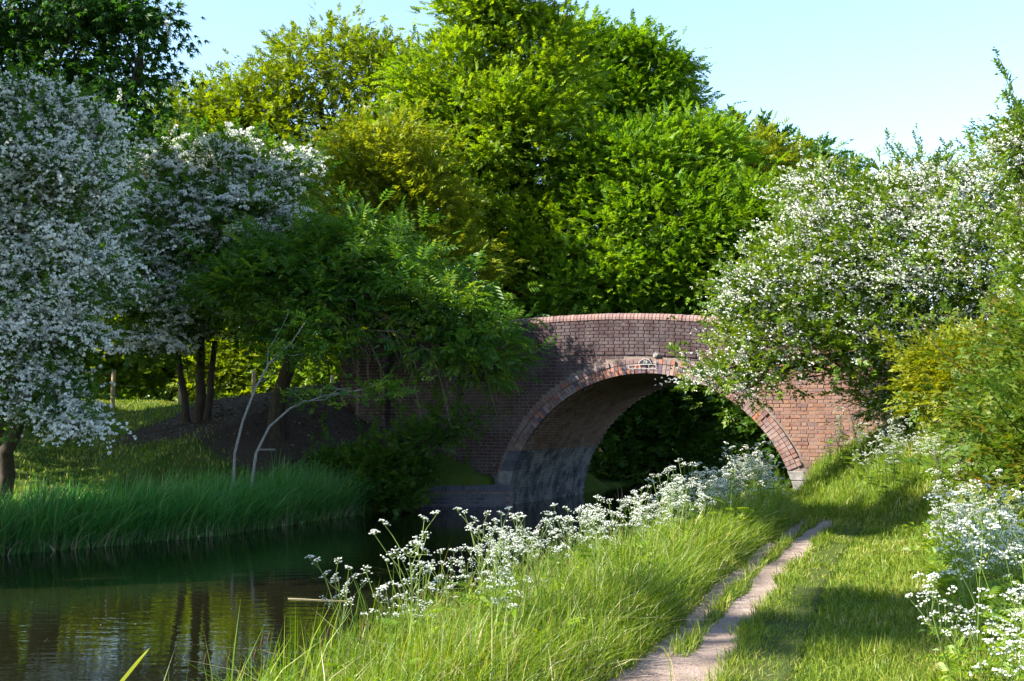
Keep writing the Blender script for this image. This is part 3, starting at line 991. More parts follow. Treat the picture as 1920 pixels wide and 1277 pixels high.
def instance(templates, P, D, scale, roll_sd=0.5, tri=False):
    """stamp leaf templates (K,4,3) at points P, pointing along D -> vertices, quads"""
    if tri:                                              # far leaves and petals: one triangle each, same area
        templates = [np.stack([T[:, 0] + (T[:, 1] - T[:, 3]) / 2, T[:, 0] - (T[:, 1] - T[:, 3]) / 2, T[:, 2]], 1) for T in templates]
    which = rng.integers(0, len(templates), len(P))
    Vs, vals = [], []
    for ti, T in enumerate(templates):
        m = which == ti
        if not m.any(): continue
        Rm = rand_rot(D[m], rng.normal(0, roll_sd, m.sum()))
        X = np.einsum('nij,klj->nkli', Rm, T) * scale[m][:, None, None, None] + P[m][:, None, None, :]
        base = rng.random(m.sum())
        v = np.clip(base[:, None] * 0.6 + rng.random((m.sum(), T.shape[0])) * 0.4, 0, 1)
        Vs.append(X.reshape(-1, 3)); vals.append(v.ravel())
    V = np.concatenate(Vs); v = np.concatenate(vals)
    Q = np.arange(len(V)).reshape(-1, 3 if tri else 4)
    return V, Q, v


def unit(n, zmin=-0.5):
    u = rng.normal(0, 1, (int(n * 3) + 20, 3)); u /= np.linalg.norm(u, axis=1)[:, None]
    u = u[u[:, 2] > zmin][:n]
    return u


def lobe_px(px, py, rx, ry, d, rd=None):
    """crown lobe from the photograph's outline at distance d (radii in pixels, depth radius in metres)"""
    k = d / FPX
    return pix(px, py, d), np.array([rx * k, rd if rd else 0.8 * (rx + ry) / 2 * k, ry * k])


def scatter(lobes, n_clump, n_sprig, clump_r, inner=0.25, zmin=-0.55, droop=0.0, far=False):
    """sprig positions and directions over the lobes of a crown; also clump centres for the twigs"""
    area = np.array([(r[0] * r[1] * r[2]) ** (2 / 3) for _, r in lobes]); area /= area.sum()
    C, U, LI = [], [], []
    for li, ((c, r), a) in enumerate(zip(lobes, area)):
        n = max(4, int(n_clump * a))
        u = unit(n * 2 if far else n, zmin)
        if far: u = u[(u[:, 1] < 0.3) | (rng.random(len(u)) < 0.3)][:n]
        n = len(u)
        rr = np.where(rng.random(n) < inner, rng.uniform(0.3, 0.75, n), rng.uniform(0.78, 1.05, n))
        rr *= 1 + 0.13 * np.sin(u[:, 0] * 5 + li) * np.cos(u[:, 2] * 6 + li * 2) + rng.normal(0, 0.05, n)
        C.append(c + u * r * rr[:, None]); U.append(u); LI += [li] * n
    C, U, LI = np.concatenate(C), np.concatenate(U), np.array(LI)
    k = rng.integers(0, len(C), n_sprig)
    off = rng.normal(0, 1, (n_sprig, 3)) * clump_r * np.array([1, 1, 0.55])
    off *= (0.6 + 0.8 * rng.random((len(C), 1)))[k]
    P = C[k] + off
    D = off / clump_r * 0.8 + U[k] * 0.7 + rng.normal(0, 0.35, (n_sprig, 3))
    D[:, 2] += 0.12 - droop
    return P, D, C, LI


def crown_tree(name, label, cat, base, trunk_r, lobes, tmpl, n_clump, n_sprig, clump_r, mat, group=None, bark='bark', blossom=None,
               scale=(0.75, 1.25), inner=0.25, zmin=-0.55, droop=0.0, fork=0.45, trunk_pts=None, stems=1, part='crown', twigs=True, shoots=24, shoot_len=(0.4, 1.1), tri=True, spray=(0.42, 0.0)):
    base = np.asarray(base, float)
    t = empty(name, tuple(base))
    setp(t, label, cat, group)
    P, D, C, LI = scatter(lobes, n_clump, n_sprig, clump_r, inner, zmin, droop, base[1] > 30)
    # shoots that break the outline
    shoot_pts = []
    for q in range(shoots):
        li = rng.integers(0, len(lobes)); c, r = lobes[li]
        u = unit(1, -0.1)[0]; a = c + u * r * 0.9
        ln = rng.uniform(*shoot_len)
        d_ = u + np.array([0, 0, 0.5 - 1.2 * droop]) + rng.normal(0, .25, 3); d_ /= np.linalg.norm(d_)
        e = a + d_ * ln
        n_ = max(4, int(ln / 0.07))
        f = np.linspace(0, 1, n_)[:, None]
        pp_ = a + (e - a) * f + rng.normal(0, 0.05, (n_, 3)) * (1.3 - f)
        P = np.concatenate([P, pp_]); D = np.concatenate([D, d_ + rng.normal(0, .6, (n_, 3))])
        shoot_pts.append((a, e))
    ok = P[:, 2] > land(P[:, 0], P[:, 1]) + 0.02
    P, D = P[ok], D[ok]
    sc = rng.uniform(scale[0], scale[1], len(P))
    V, Q, v = instance(tmpl, P, D, sc, tri=tri)
    under(obj_np(part, V, [Q], mat, None, v), t)['kind'] = 'stuff'
    if blossom:
        bt, nb, bsc, wfun = blossom
        k = rng.integers(0, len(C), nb)
        candle = wfun == 'candle'
        wgt = np.ones(len(C)) if (wfun is None or candle) else wfun(C)
        wgt = wgt * np.where(rng.random(len(C)) < 0.3, 0.12, 1.0)
        k = rng.choice(len(C), nb, p=wgt / wgt.sum())
        off = rng.normal(0, 1, (nb, 3)) * clump_r * np.array([1.1, 1.1, 0.22])
        off[:, 2] += 0.75 * clump_r - 0.35 * np.hypot(off[:, 0], off[:, 1])
        B = C[k] + off
        ok = B[:, 2] > land(B[:, 0], B[:, 1]) + 0.1
        B = B[ok]
        # sprays: clusters packed along each flowering twig
        dirs = rng.normal(0, 1, (len(B), 3)) * np.array([1, 1, .3]) + np.array([0, 0, spray[1]]); dirs /= np.linalg.norm(dirs, axis=1)[:, None]
        if candle: dirs = np.tile(np.array([0.05, 0, 0.6]), (len(B), 1))
        nq = 7
        Bs = np.concatenate([B + dirs * q + np.array([0, 0, -1.0]) * q * q * .8 for q in np.linspace(-.5, .5, nq) * spray[0]])
        if shoot_pts and wfun is not None and not candle:
            Bs = np.concatenate([Bs] + [a + (e - a) * np.linspace(0, .95, 12)[:, None] for a, e in shoot_pts])
        Bs += rng.normal(0, 0.016, Bs.shape)
        V, Q, v = instance(bt, Bs, np.tile(np.array([1., 0, 0]), (len(Bs), 1)) + rng.normal(0, .3, Bs.shape), rng.uniform(*bsc, len(Bs)), 0.3, tri=True)
        under(obj_np('blossom', V, [Q], M['blossom'], None, v), t)['kind'] = 'stuff'
    # trunk, limbs and twigs
    tb = Tubes()
    cen = np.array([c for c, _ in lobes])
    if trunk_pts is None:
        top = base + (cen.mean(0) - base) * fork
        top[:2] = base[:2] + (cen.mean(0)[:2] - base[:2]) * 0.35
        trunk_pts = wander(base - np.array([0, 0, 0.3]), top, 6, 0.02)
    trunk_pts = np.asarray(trunk_pts, float)
    rr = np.linspace(trunk_r, trunk_r * 0.62, len(trunk_pts)); rr[0] *= 1.35
    tb.add(trunk_pts, rr, 9)
    for e in range(stems - 1):
        o_ = np.array([rng.normal(0, 0.22), rng.normal(0, 0.22), 0])
        tb.add(trunk_pts + o_ * np.linspace(1, 2.2, len(trunk_pts))[:, None], rr * 0.7, 7)
    top = trunk_pts[-1]
    for li, (c, r) in enumerate(lobes):
        lp = wander(top, c, 7, 0.05, 0.04)
        lr = np.linspace(trunk_r * 0.5, trunk_r * 0.16, 7)
        tb.add(lp, lr, 6)
        if twigs:
            mine = np.where(LI == li)[0]
            for q in mine[:: 3]:
                st = lp[rng.integers(3, 7)]
                tb.add(wander(st, C[q], 4, 0.07, 0.03), np.linspace(trunk_r * 0.12 + 0.008, 0.004, 4), 3)
    for a, e in shoot_pts:
        tb.add(wander(a - (e - a) * .5, e, 4, .03), np.linspace(.012, .003, 4), 3)
    under(tb.build('trunk', M[bark]), t)
    return t


def ground_at(px, depth):
    x = (px - CX) / FPX * depth
    return np.array([x, depth, float(land(x, depth))])


T_MAPLE = [t_simple(8, 0.32, 0.115, 0.095) for _ in range(7)]
T_OAK = [t_simple(8, 0.30, 0.12, 0.08) for _ in range(7)]
T_BIG = [t_simple(7, 0.36, 0.19, 0.15) for _ in range(5)]
T_SMALL = [t_simple(8, 0.20, 0.065, 0.05) for _ in range(5)]
T_BUSH = [t_simple(8, 0.24, 0.09, 0.06) for _ in range(5)]
T_ASH = [t_pinnate(4, 0.30, 0.12, 0.038) for _ in range(4)]
T_CHEST = [t_palmate(0.22, 0.085) for _ in range(4)]
T_FLO = [t_flowers(7, 0.036, 0.0175) for _ in range(6)]
T_FLO_S = [t_flowers(6, 0.030, 0.012) for _ in range(6)]
lp_ = lobe_px

# a distant wood that closes the horizon
P = []
for i in range(260):
    a = rng.uniform(-0.75, 0.75); d = rng.uniform(85, 120)
    c = np.array([d * math.tan(a), d, 2.5 + rng.uniform(-1, 3.0)])
    P.append(c + unit(70, -.6) * np.array([4, 3, 4.5]) * rng.uniform(.8, 1.05, (70, 1)))
P = np.concatenate(P)
V, Q, v = instance(T_BIG[:2], P[::4], rng.normal(0, 1, P[::4].shape), rng.uniform(5, 9, len(P[::4])), tri=True)
setp(obj_np('distant_woodland', V, [Q], M['lf_green'], None, v), 'distant wooded field edge glimpsed under the trees', kind='stuff')
# far wood beyond the bridge: dark alders
for (px, ph, w_, d_, lab) in [(1370, 262, 44, 62, 'dark alder with a narrow pointed top beside the lime crown'), (1440, 285, 48, 60, 'dark alder with two spiky tops beyond the lime tree'),
                              (1520, 300, 40, 70, 'slim dark alder with a spire top behind the flowering hawthorn'), (1585, 335, 60, 80, 'dark rounded alder peeping over the white hawthorn')]:
    lob = [lp_(px, ph + 20, w_ * .45, 48, d_), lp_(px - w_ * .5, ph + 80, w_ * .7, 70, d_), lp_(px + w_ * .5, ph + 90, w_ * .75, 70, d_), lp_(px, ph + 210, w_ * 1.3, 130, d_)]
    crown_tree('alder_tree', lab, 'tree', ground_at(px, d_), 0.35, lob, T_BIG, 150, 2600, 0.5, M['lf_dark'], group='dark alders beyond the bridge', scale=(1.2, 1.8))

# yellow-green oak at the back
crown_tree('oak_tree', 'broad yellow-green oak rising behind the white hawthorns', 'tree', ground_at(590, 42), 0.5,
           [lp_(620, 140, 130, 80, 42), lp_(480, 215, 110, 80, 42), lp_(395, 250, 85, 95, 42), lp_(720, 170, 120, 85, 42), lp_(560, 280, 180, 100, 42), lp_(340, 220, 45, 60, 42), lp_(400, 360, 130, 110, 42), lp_(650, 360, 170, 110, 42), lp_(800, 280, 110, 120, 42)],
           T_OAK, 480, 15500, 0.48, M['lf_oak'], scale=(0.75, 1.3), shoots=60)
# the tall maple over the crown of the bridge
crown_tree('maple_tree', 'tallest maple with bright green crown above the bridge parapet', 'tree', ground_at(940, 36), 0.5,
           [lp_(930, 20, 110, 80, 36), lp_(870, 40, 70, 50, 36), lp_(870, 170, 130, 100, 36), lp_(1010, 140, 95, 110, 36), lp_(830, 320, 150, 120, 36), lp_(1000, 320, 150, 120, 36), lp_(920, 470, 190, 110, 35.5), lp_(1060, 480, 120, 110, 35), lp_(930, 250, 130, 110, 35)],
           T_MAPLE, 620, 23000, 0.40, M['lf_maple'], scale=(.7, 1.15), shoots=60)
crown_tree('sycamore_tree', 'rounded sycamore with stacked leafy clumps against the blue sky', 'tree', ground_at(1180, 41), 0.45,
           [lp_(1095, 95, 50, 50, 41), lp_(1165, 130, 60, 60, 41), lp_(1232, 135, 50, 50, 41), lp_(1250, 215, 52, 65, 41), lp_(1170, 230, 90, 80, 41), lp_(1090, 190, 70, 90, 41), lp_(1230, 320, 110, 90, 41)],
           T_MAPLE, 360, 12500, 0.38, M['lf_green'], scale=(0.75, 1.25), shoots=50)
crown_tree('lime_tree', 'wide deep green lime tree spreading low behind the parapet', 'tree', ground_at(1120, 37), 0.35,
           [lp_(1170, 330, 130, 80, 35), lp_(1300, 310, 110, 70, 35.5), lp_(1240, 440, 180, 100, 34.5), lp_(1390, 440, 100, 100, 34), lp_(1150, 540, 150, 70, 34), lp_(1310, 540, 150, 70, 34)],
           T_MAPLE, 520, 18000, 0.40, M['lf_green'], scale=(.7, 1.15), shoots=50)
crown_tree('field_maple', 'pale yellow-green dome of a field maple beside the dark alders', 'tree', ground_at(1610, 38), 0.25,
           [lp_(1400, 315, 80, 45, 38), lp_(1450, 350, 70, 55, 38), lp_(1360, 370, 60, 60, 38), lp_(1440, 440, 80, 80, 38)],
           T_OAK, 150, 4200, 0.42, M['lf_birch'])
crown_tree('birch_tree', 'slender pale birch with light yellow leaves behind the hawthorn', 'tree', ground_at(700, 32), 0.14,
           [lp_(720, 290, 80, 70, 32), lp_(680, 380, 80, 80, 32), lp_(770, 400, 80, 90, 32), lp_(800, 500, 100, 80, 32), lp_(720, 490, 100, 70, 32)],
           T_BUSH, 260, 6500, 0.42, M['lf_birch'], bark='pale_bark', scale=(1.0, 1.6))
# chestnut in the top corner
crown_tree('chestnut_tree', 'tall dark horse chestnut with pale flower candles over the hawthorn', 'tree', ground_at(90, 29), 0.45,
           [lp_(40, 20, 150, 90, 29), lp_(190, 10, 90, 80, 29), lp_(265, 60, 62, 60, 29), lp_(230, 170, 80, 90, 29), lp_(60, 160, 150, 110, 29), lp_(250, 290, 55, 90, 28.5), lp_(150, 330, 130, 120, 29), lp_(220, 430, 80, 100, 28.5), lp_(-160, 100, 160, 180, 29), lp_(80, 500, 160, 110, 29)],
           T_CHEST, 440, 13000, 0.42, M['lf_chestnut'], blossom=(T_FLO, 110, (1.1, 1.7), 'candle'))
# white hawthorns on the far bank
crown_tree('hawthorn_tree', 'large weeping hawthorn thick with white blossom hanging to the reeds', 'tree', ground_at(-20, 19.5), 0.22,
           [lp_(60, 225, 110, 55, 18.5), lp_(140, 270, 60, 65, 18.5), lp_(40, 330, 120, 85, 18), lp_(145, 370, 55, 80, 18), lp_(40, 480, 130, 110, 18), lp_(150, 510, 50, 80, 17.8), lp_(10, 630, 100, 80, 17.5), lp_(90, 610, 65, 75, 17.5), lp_(30, 710, 60, 55, 17.3), lp_(85, 735, 34, 36, 17.2), lp_(115, 785, 18, 18, 17.1), lp_(138, 805, 10, 10, 17.0), lp_(10, 770, 40, 30, 17.2)],
           T_SMALL, 500, 8500, 0.26, M['lf_haw'], group='white hawthorns on the far bank', blossom=(T_FLO, 5200, (0.8, 1.4), None), stems=2, spray=(.5, -.7), droop=.1)
crown_tree('hawthorn_tree', 'bushy white hawthorn growing between the chestnut and the ash', 'tree', ground_at(375, 26.5), 0.14,
           [lp_(330, 320, 60, 60, 26), lp_(420, 340, 90, 70, 26), lp_(520, 345, 60, 50, 26), lp_(330, 440, 80, 80, 25.5), lp_(460, 430, 100, 80, 25.5), lp_(300, 560, 80, 80, 25.5), lp_(410, 570, 110, 90, 26), lp_(290, 640, 50, 40, 25)],
           T_SMALL, 420, 8500, 0.32, M['lf_haw'], group='white hawthorns on the far bank', blossom=(T_FLO, 4400, (1.0, 1.7), None), stems=3, scale=(1.0, 1.6))

# ash with hanging bare twigs over the water
ash_base = ground_at(520, 25.0)
ash = crown_tree('ash_tree', 'dark leaning ash with feathery leaves and bare twigs hanging before the bridge', 'tree', ash_base, 0.19,
           [lp_(590, 500, 95, 55, 24), lp_(675, 480, 70, 55, 24), lp_(450, 560, 70, 60, 23.5), lp_(600, 570, 115, 65, 23.5), lp_(725, 530, 85, 55, 23.5), lp_(815, 580, 75, 38, 23.2), lp_(905, 632, 42, 20, 23), lp_(560, 640, 60, 35, 23), lp_(830, 650, 70, 30, 23), lp_(900, 690, 35, 28, 22.8)],
           T_ASH, 330, 4500, 0.28, M['lf_ash'], trunk_pts=[ash_base - np.array([0, 0, .3]), pix(520, 760, 25), pix(535, 705, 24.8), pix(560, 640, 24.5), pix(590, 570, 24.2)], scale=(0.8, 1.5), shoots=120, shoot_len=(.4, 1.1), droop=0.12, tri=False)
tb = Tubes()
for i in range(38):
    a = pix(rng.uniform(640, 900), rng.uniform(590, 660), rng.uniform(22.6, 23.4))
    ln = rng.uniform(0.5, 1.7)
    dx = rng.uniform(0.1, 0.7) * ln
    p = [a, a + np.array([dx * .45, -.05, -ln * .25]), a + np.array([dx * .75, -.08, -ln * .65]), a + np.array([dx * .95, -.1, -ln * .95]), a + np.array([dx * 1.25, -.12, -ln * .97])]
    tb.add(np.array(p) + rng.normal(0, 0.03, (5, 3)), np.linspace(0.010, 0.003, 5), 4)
for i in range(16):
    a = pix(rng.uniform(560, 700), rng.uniform(540, 620), 23.6); b = pix(rng.uniform(760, 960), rng.uniform(600, 680), 22.8)
    tb.add(wander(a, b, 7, 0.06, 0.08), np.linspace(0.03, 0.008, 7), 4)
for i in range(30):
    a = pix(rng.uniform(480, 680), rng.uniform(520, 620), 23.0); b = a + np.array([rng.uniform(-.5, .5), -.1, rng.uniform(-1.1, -.4)])
    tb.add(wander(a, b, 5, 0.13), np.linspace(0.013, 0.004, 5), 4)
under(tb.build('bare_branch', M['twig']), ash)['kind'] = 'stuff'

# two pale leaning stems in front of it
for k, (pts, lab, leaf_at) in enumerate([
    ([(436, 912), (440, 850), (455, 790), (478, 730), (505, 680), (545, 645), (575, 600)], 'pale slender stem curving up from the reeds to the ash', [(545, 640), (580, 600), (520, 660), (600, 640)]),
    ([(462, 905), (480, 850), (505, 800), (545, 765), (600, 745), (660, 735), (715, 720)], 'pale slender stem leaning out towards the brick pilaster', [(600, 745), (650, 740), (690, 730), (715, 722), (730, 730), (560, 755)])]):
    dd = 20.6
    P0 = pix(*pts[0], dd); P0[2] = float(land(P0[0], P0[1])) - 0.1
    t = setp(empty('sapling', tuple(P0)), lab, 'sapling', 'pale saplings in the reeds')
    pp = [P0] + [pix(x, y, dd + 0.15 * i) for i, (x, y) in enumerate(pts[1:])]
    tb = Tubes(); tb.add(pp, np.linspace(0.030, 0.010, len(pp)), 7)
    for (x, y) in leaf_at[:4]:
        a = pp[rng.integers(3, 6)]; tb.add(wander(a, pix(x + rng.uniform(-60, 60), y + rng.uniform(-30, 50), dd + .5), 5, .06, .05), np.linspace(0.014, 0.004, 5), 4)
    under(tb.build('trunk', M['pale_bark']), t)
    P = np.concatenate([pix(x, y, dd + .6) + rng.normal(0, 1, (22, 3)) * np.array([.28, .25, .10]) for x, y in leaf_at])
    V, Q, v = instance(T_BUSH, P, rng.normal(0, 1, P.shape) * np.array([1, 1, .3]), rng.uniform(.7, 1.1, len(P)))
    under(obj_np('crown', V, [Q], M['lf_ash'], None, v), t)['kind'] = 'stuff'

# low shrub drooping over the water by the abutment
crown_tree('shrub', 'low dark shrub leaning over the water below the wing wall', 'shrub', ground_at(690, 24.2), 0.06,
           [lp_(665, 890, 70, 38, 23.7), lp_(735, 875, 65, 32, 23.6), lp_(800, 825, 50, 16, 23.6), lp_(700, 930, 70, 22, 23.4), lp_(860, 790, 26, 9, 23.5)],
           T_BUSH, 150, 1900, 0.18, M['lf_haw'], stems=3, scale=(0.8, 1.2))
# hedge beyond the field fence, and bushes beyond the arch
for i, (px, py, w_, h_, d_, lab) in enumerate([(-60, 670, 150, 120, 38, 'sunlit hedge bush at the corner of the field behind the weeping hawthorn'), (150, 680, 120, 110, 39, 'yellow-green hedge bush behind the fence post by the hawthorn'), (320, 685, 110, 100, 40, 'yellow-green hedge bush between two fence posts'),
        (480, 690, 120, 100, 39, 'hedge bush behind the trunk of the bushy hawthorn'), (640, 690, 120, 100, 38, 'hedge bush lit behind the leaning ash trunk'), (560, 500, 200, 120, 41, 'tall hedge thicket between the oak and the ash')]):
    crown_tree('hedge_bush', lab, 'bush', ground_at(px, d_), 0.1, [lp_(px - w_ * .4, py, w_ * .6, h_, d_), lp_(px + w_ * .4, py + 10, w_ * .6, h_ * .9, d_), lp_(px, py - 30, w_ * .6, h_ * .8, d_)],
               T_BUSH, 110, 3000, 0.4, M['lf_oak'] if i % 2 else M['lf_maple'], group='hedge beyond the field fence', stems=3, scale=(1.3, 2.0))
for (bx, by, lobs, lab) in [
    (2.8, 36.5, [(1140, 800, 70, 70, 35.5), (1200, 760, 90, 90, 36), (1270, 740, 90, 70, 36.5), (1240, 840, 80, 50, 35.5), (1150, 870, 50, 30, 34.5)], 'dark bush leaning over the canal behind the abutment, seen through the arch'),
    (8.0, 48.0, [(1330, 720, 90, 80, 47), (1310, 800, 90, 80, 46), (1360, 850, 70, 45, 46), (1400, 760, 80, 80, 47)], 'dark tree overhanging the bend, filling the middle of the arch'),
    (11.5, 34.0, [(1440, 740, 70, 80, 34), (1480, 810, 60, 70, 33.5), (1430, 830, 45, 45, 34), (1540, 700, 90, 100, 34)], 'dark bush on the towpath side seen under the arch'),
    (0.5, 40.0, [(930, 600, 110, 100, 40), (1070, 600, 110, 100, 40), (1000, 650, 140, 80, 39)], 'dense thicket behind the parapet under the maple'),
    (5.2, 39.5, [(1200, 610, 120, 90, 40), (1330, 600, 120, 90, 40), (1260, 660, 150, 60, 39)], 'dense thicket behind the parapet under the lime'),
    (11.8, 38.0, [(1420, 600, 120, 120, 38), (1560, 580, 120, 140, 38), (1500, 660, 160, 100, 37)], 'dense thicket behind the flowering hawthorn and the parapet end')]:
    crown_tree('thicket', lab, 'bush', np.array([bx, by, float(land(bx, by))]), 0.1, [lp_(*q) for q in lobs],
               T_BUSH, 150, 3600, 0.42, M['lf_haw'], group='thicket beyond the bridge', stems=3, scale=(1.4, 2.1), zmin=-0.95)

# the big white hawthorn by the right wing wall
def right_w(C):
    return 0.55 + 0.8 * sstep(3.0, 6.0, C[:, 2]) + 0.3 * (C[:, 0] > 6.5)
crown_tree('hawthorn_tree', 'spreading sunlit hawthorn with white sprays reaching across the arch', 'tree', ground_at(1735, 21.0), 0.10,
           [lp_(1640, 405, 130, 75, 20.5), lp_(1770, 385, 120, 70, 20.5), lp_(1880, 380, 100, 100, 20.5), lp_(1540, 430, 60, 60, 20.3), lp_(1530, 530, 130, 90, 20), lp_(1700, 500, 170, 110, 19.8), lp_(1850, 520, 130, 110, 19.8), lp_(1430, 560, 70, 50, 20), lp_(1420, 640, 75, 35, 20), lp_(1370, 690, 50, 24, 20), lp_(1560, 640, 130, 60, 19.8), lp_(1720, 640, 140, 80, 20), lp_(1720, 340, 26, 40, 20.5), lp_(1460, 705, 50, 25, 20), lp_(1850, 640, 80, 80, 19.5), lp_(1520, 345, 40, 25, 20.5), lp_(1680, 730, 70, 55, 20.6), lp_(1740, 720, 70, 60, 20.4), lp_(1340, 715, 28, 14, 20), lp_(1400, 730, 45, 18, 20), lp_(1480, 640, 60, 35, 19.8), lp_(1690, 760, 70, 45, 20.6), lp_(1760, 780, 60, 40, 20.4)],
           T_SMALL, 800, 12000, 0.25, M['lf_haw_sun'], blossom=(T_FLO_S, 5600, (0.6, 1.25), right_w), stems=6, scale=(0.8, 1.3), shoots=110, shoot_len=(.25, .7), zmin=-0.8, spray=(.55, .15), trunk_pts=wander(ground_at(1735, 21.0) - np.array([0, 0, .3]), ground_at(1725, 21.0) + np.array([0, 0, 1.3]), 5, .02))

# hedge along the towpath
for (lobs, mat_, lab, b) in [
    ([lp_(1910, 640, 48, 45, 15), lp_(1935, 710, 75, 80, 14), lp_(1890, 780, 60, 80, 13.5), lp_(1940, 840, 70, 100, 12.5)], 'lf_bronze', 'bronze-tinted hawthorn hedge bush above the cow parsley', (1930, 14)),
    ([lp_(1800, 700, 65, 50, 16.5), lp_(1840, 740, 60, 50, 16), lp_(1770, 740, 40, 40, 16.5)], 'lf_yellow', 'bright yellow-green hedge bush between hawthorn and bronze hedge', (1810, 16.5)),
    ([lp_(1925, 280, 34, 60, 17), lp_(1965, 420, 40, 100, 17), lp_(1985, 560, 60, 120, 16.5)], 'lf_haw_sun', 'tall hawthorn shoots with sparse blossom above the bronze hedge', (1950, 17)),
    ([lp_(1980, 850, 80, 120, 10), lp_(2030, 700, 90, 120, 10.5)], 'lf_bronze', 'bronze hedge bush beside the nearest cow parsley', (2020, 10.5))]:
    crown_tree('hedge_bush', lab, 'bush', ground_at(*b), 0.07, lobs, T_SMALL, 150, 3000, 0.18, M[mat_], group='hedge along the towpath', stems=3, scale=(0.75, 1.2), blossom=(T_FLO_S, 900, (.6, 1.2), None) if 'sparse' in lab else None)

# trees further along the far bank, outside the view: they throw the shade over the water
for (x, y, balls) in [(-13.5, 16.4, [(11.2, 2.0), (8.4, 1.8)]), (-14.5, 21.0, [(12.4, 1.6), (10.6, 1.7), (8.6, 2.2), (6.0, 1.8)]), (-16.0, 24.3, [(9.5, 2.0), (6.8, 2.2)]), (-17.5, 28.5, [(6.0, 2.0), (8.5, 1.8)]), (-14.0, 10.4, [(13.2, 1.5), (10.0, 1.2)]), (-13.5, 3.0, [(12.7, 0.4)]), (-15.0, 12.8, [(8.6, 1.5), (6.3, 1.5)])]:
    b = np.array([x, y, float(land(x, y))])
    crown_tree('field_tree', 'broad dark tree on the far bank beyond the weeping hawthorn', 'tree', b, 0.22,
               [(np.array([x + rng.normal(0, .2), y + rng.normal(0, .2), z]), np.array([r, r, r * .9])) for z, r in balls],
               T_BIG, int(60 * len(balls)), int(170 * sum(r * r for _, r in balls)), 0.4, M['lf_chestnut'], group='trees along the far bank', scale=(1.3, 2.0), fork=0.8)


# ------------------------------------------------------------------ grass, reeds and herbs
def blades(roots, h, w, lean, az, seg=3, val=None):
    """curved tapering blades; lean = sideways travel as a share of the height"""
    n = len(roots)
    lv = np.array([0, .35, .7, 1.0]) if seg == 3 else np.array([0, .55, 1.0])
    dirv = np.stack([np.cos(az), np.sin(az), np.zeros(n)], -1)
    tw = az + math.pi / 2 + rng.normal(0, 1.0, n)
    sd = np.stack([np.cos(tw), np.sin(tw), np.zeros(n)], -1)
    V = []
    for f in lv[:-1]:
        c = roots + dirv * (lean * h * f ** 2)[:, None] + np.array([0, 0, 1.]) * (h * (f - 0.28 * np.minimum(lean, 1.6) * f ** 2.5))[:, None]
        ww = (w * (1 - 0.55 * f ** 2))[:, None] * sd / 2
        V += [c - ww, c + ww]
    V.append(roots + dirv * (lean * h)[:, None] + np.array([0, 0, 1.]) * (h * (1 - 0.28 * np.minimum(lean, 1.6)))[:, None])
    k = len(V)
    V = np.stack(V, 1).reshape(-1, 3)
    o = np.arange(n)[:, None] * k
    qs = np.concatenate([o + np.array([[2 * i, 2 * i + 1, 2 * i + 3, 2 * i + 2]]) for i in range(len(lv) - 2)])
    ts = o + np.array([[k - 3, k - 2, k - 1]])
    v = rng.random(n) if val is None else val
    vv = np.concatenate([np.tile(v, len(lv) - 2), v])
    return V, [qs, ts], vv


def scatter_area(n, x0, x1, y0, y1, fall=7.0, p=1.3):
    x = rng.uniform(x0, x1, n); y = rng.uniform(y0, y1, n)
    keep = rng.random(n) < np.clip((fall / np.maximum(np.hypot(x, y), 1)) ** p, 0, 1)
    x, y = x[keep], y[keep]
    infr = np.abs(x) < 0.47 * y + 1.2
    return x[infr], y[infr]


def vnoise(x, y, s, ph=0.0):
    return (np.sin(x * s + ph) * np.cos(y * s * 1.13 - ph) + 0.6 * np.sin(x * s * 2.3 + y * s * 1.7 + ph * 2) + 0.4 * np.sin(x * s * 4.1 - y * s * 3.7)) / 2.0


def path_off(x, y):
    """signed offset from the path centre (positive = right of it)"""
    best = np.full(x.shape, 1e9); sg = np.zeros(x.shape)
    for i in range(0, len(PC), 2):
        dx, dy = x - PC[i, 0], y - PC[i, 1]
        d = dx * dx + dy * dy
        m = d < best
        best = np.where(m, d, best); sg = np.where(m, dx * pnor[i, 0] + dy * pnor[i, 1], sg)
    return np.sqrt(best) * np.sign(sg)


def hedge_x(y):
    return np.interp(y, [3, 5.9, 7.9, 10.9, 16.6, 20], [1.4, 2.15, 2.95, 3.9, 6.0, 7.2])


# 1. tall grass of the near bank
x, y = scatter_area(400000, -5, 6, 4.6, 22, 7.5, 1.2)
dl, dr = canal_side(x, y); po = path_off(x, y)
hn = vnoise(x, y, 2.1)
m = (dr > -0.08) & (po < -0.29 + 0.06 * vnoise(x, y, 5)) & (y < 21.5) & (hn + rng.normal(0, .5, len(x)) > -0.55)
x, y, dr, hn, po = x[m], y[m], dr[m], hn[m], po[m]
h = (0.46 + 0.14 * hn + rng.normal(0, .08, len(x)).clip(-.15, .25)) * (0.55 + 0.45 * sstep(0.25, 0.6, -po)) * np.where(y < 8, .9, 1.0)
h = np.clip(h, .1, .9)
az = np.where(rng.random(len(x)) < .6, rng.normal(-0.4, .9, len(x)), rng.uniform(0, 6.28, len(x)))
V, F, v = blades(np.stack([x, y, land(x, y) - .02], -1), h, rng.uniform(.005, .010, len(x)) * np.clip(y / 9, .8, 1.6), np.abs(rng.normal(.55, .35, len(x))), az, 3)
setp(obj_np('bank_grass', V, F, M['grass'], None, v), 'tall lush grass on the bank between water and path', kind='stuff')
n_bank = len(x)
k = rng.permutation(n_bank)[:2600]
V, F, v = blades(np.stack([x[k], y[k], land(x[k], y[k])], -1), h[k] * rng.uniform(.7, 1.15, len(k)), rng.uniform(.004, .007, len(k)), np.abs(rng.normal(.9, .6, len(k))), rng.uniform(0, 6.28, len(k)), 3)
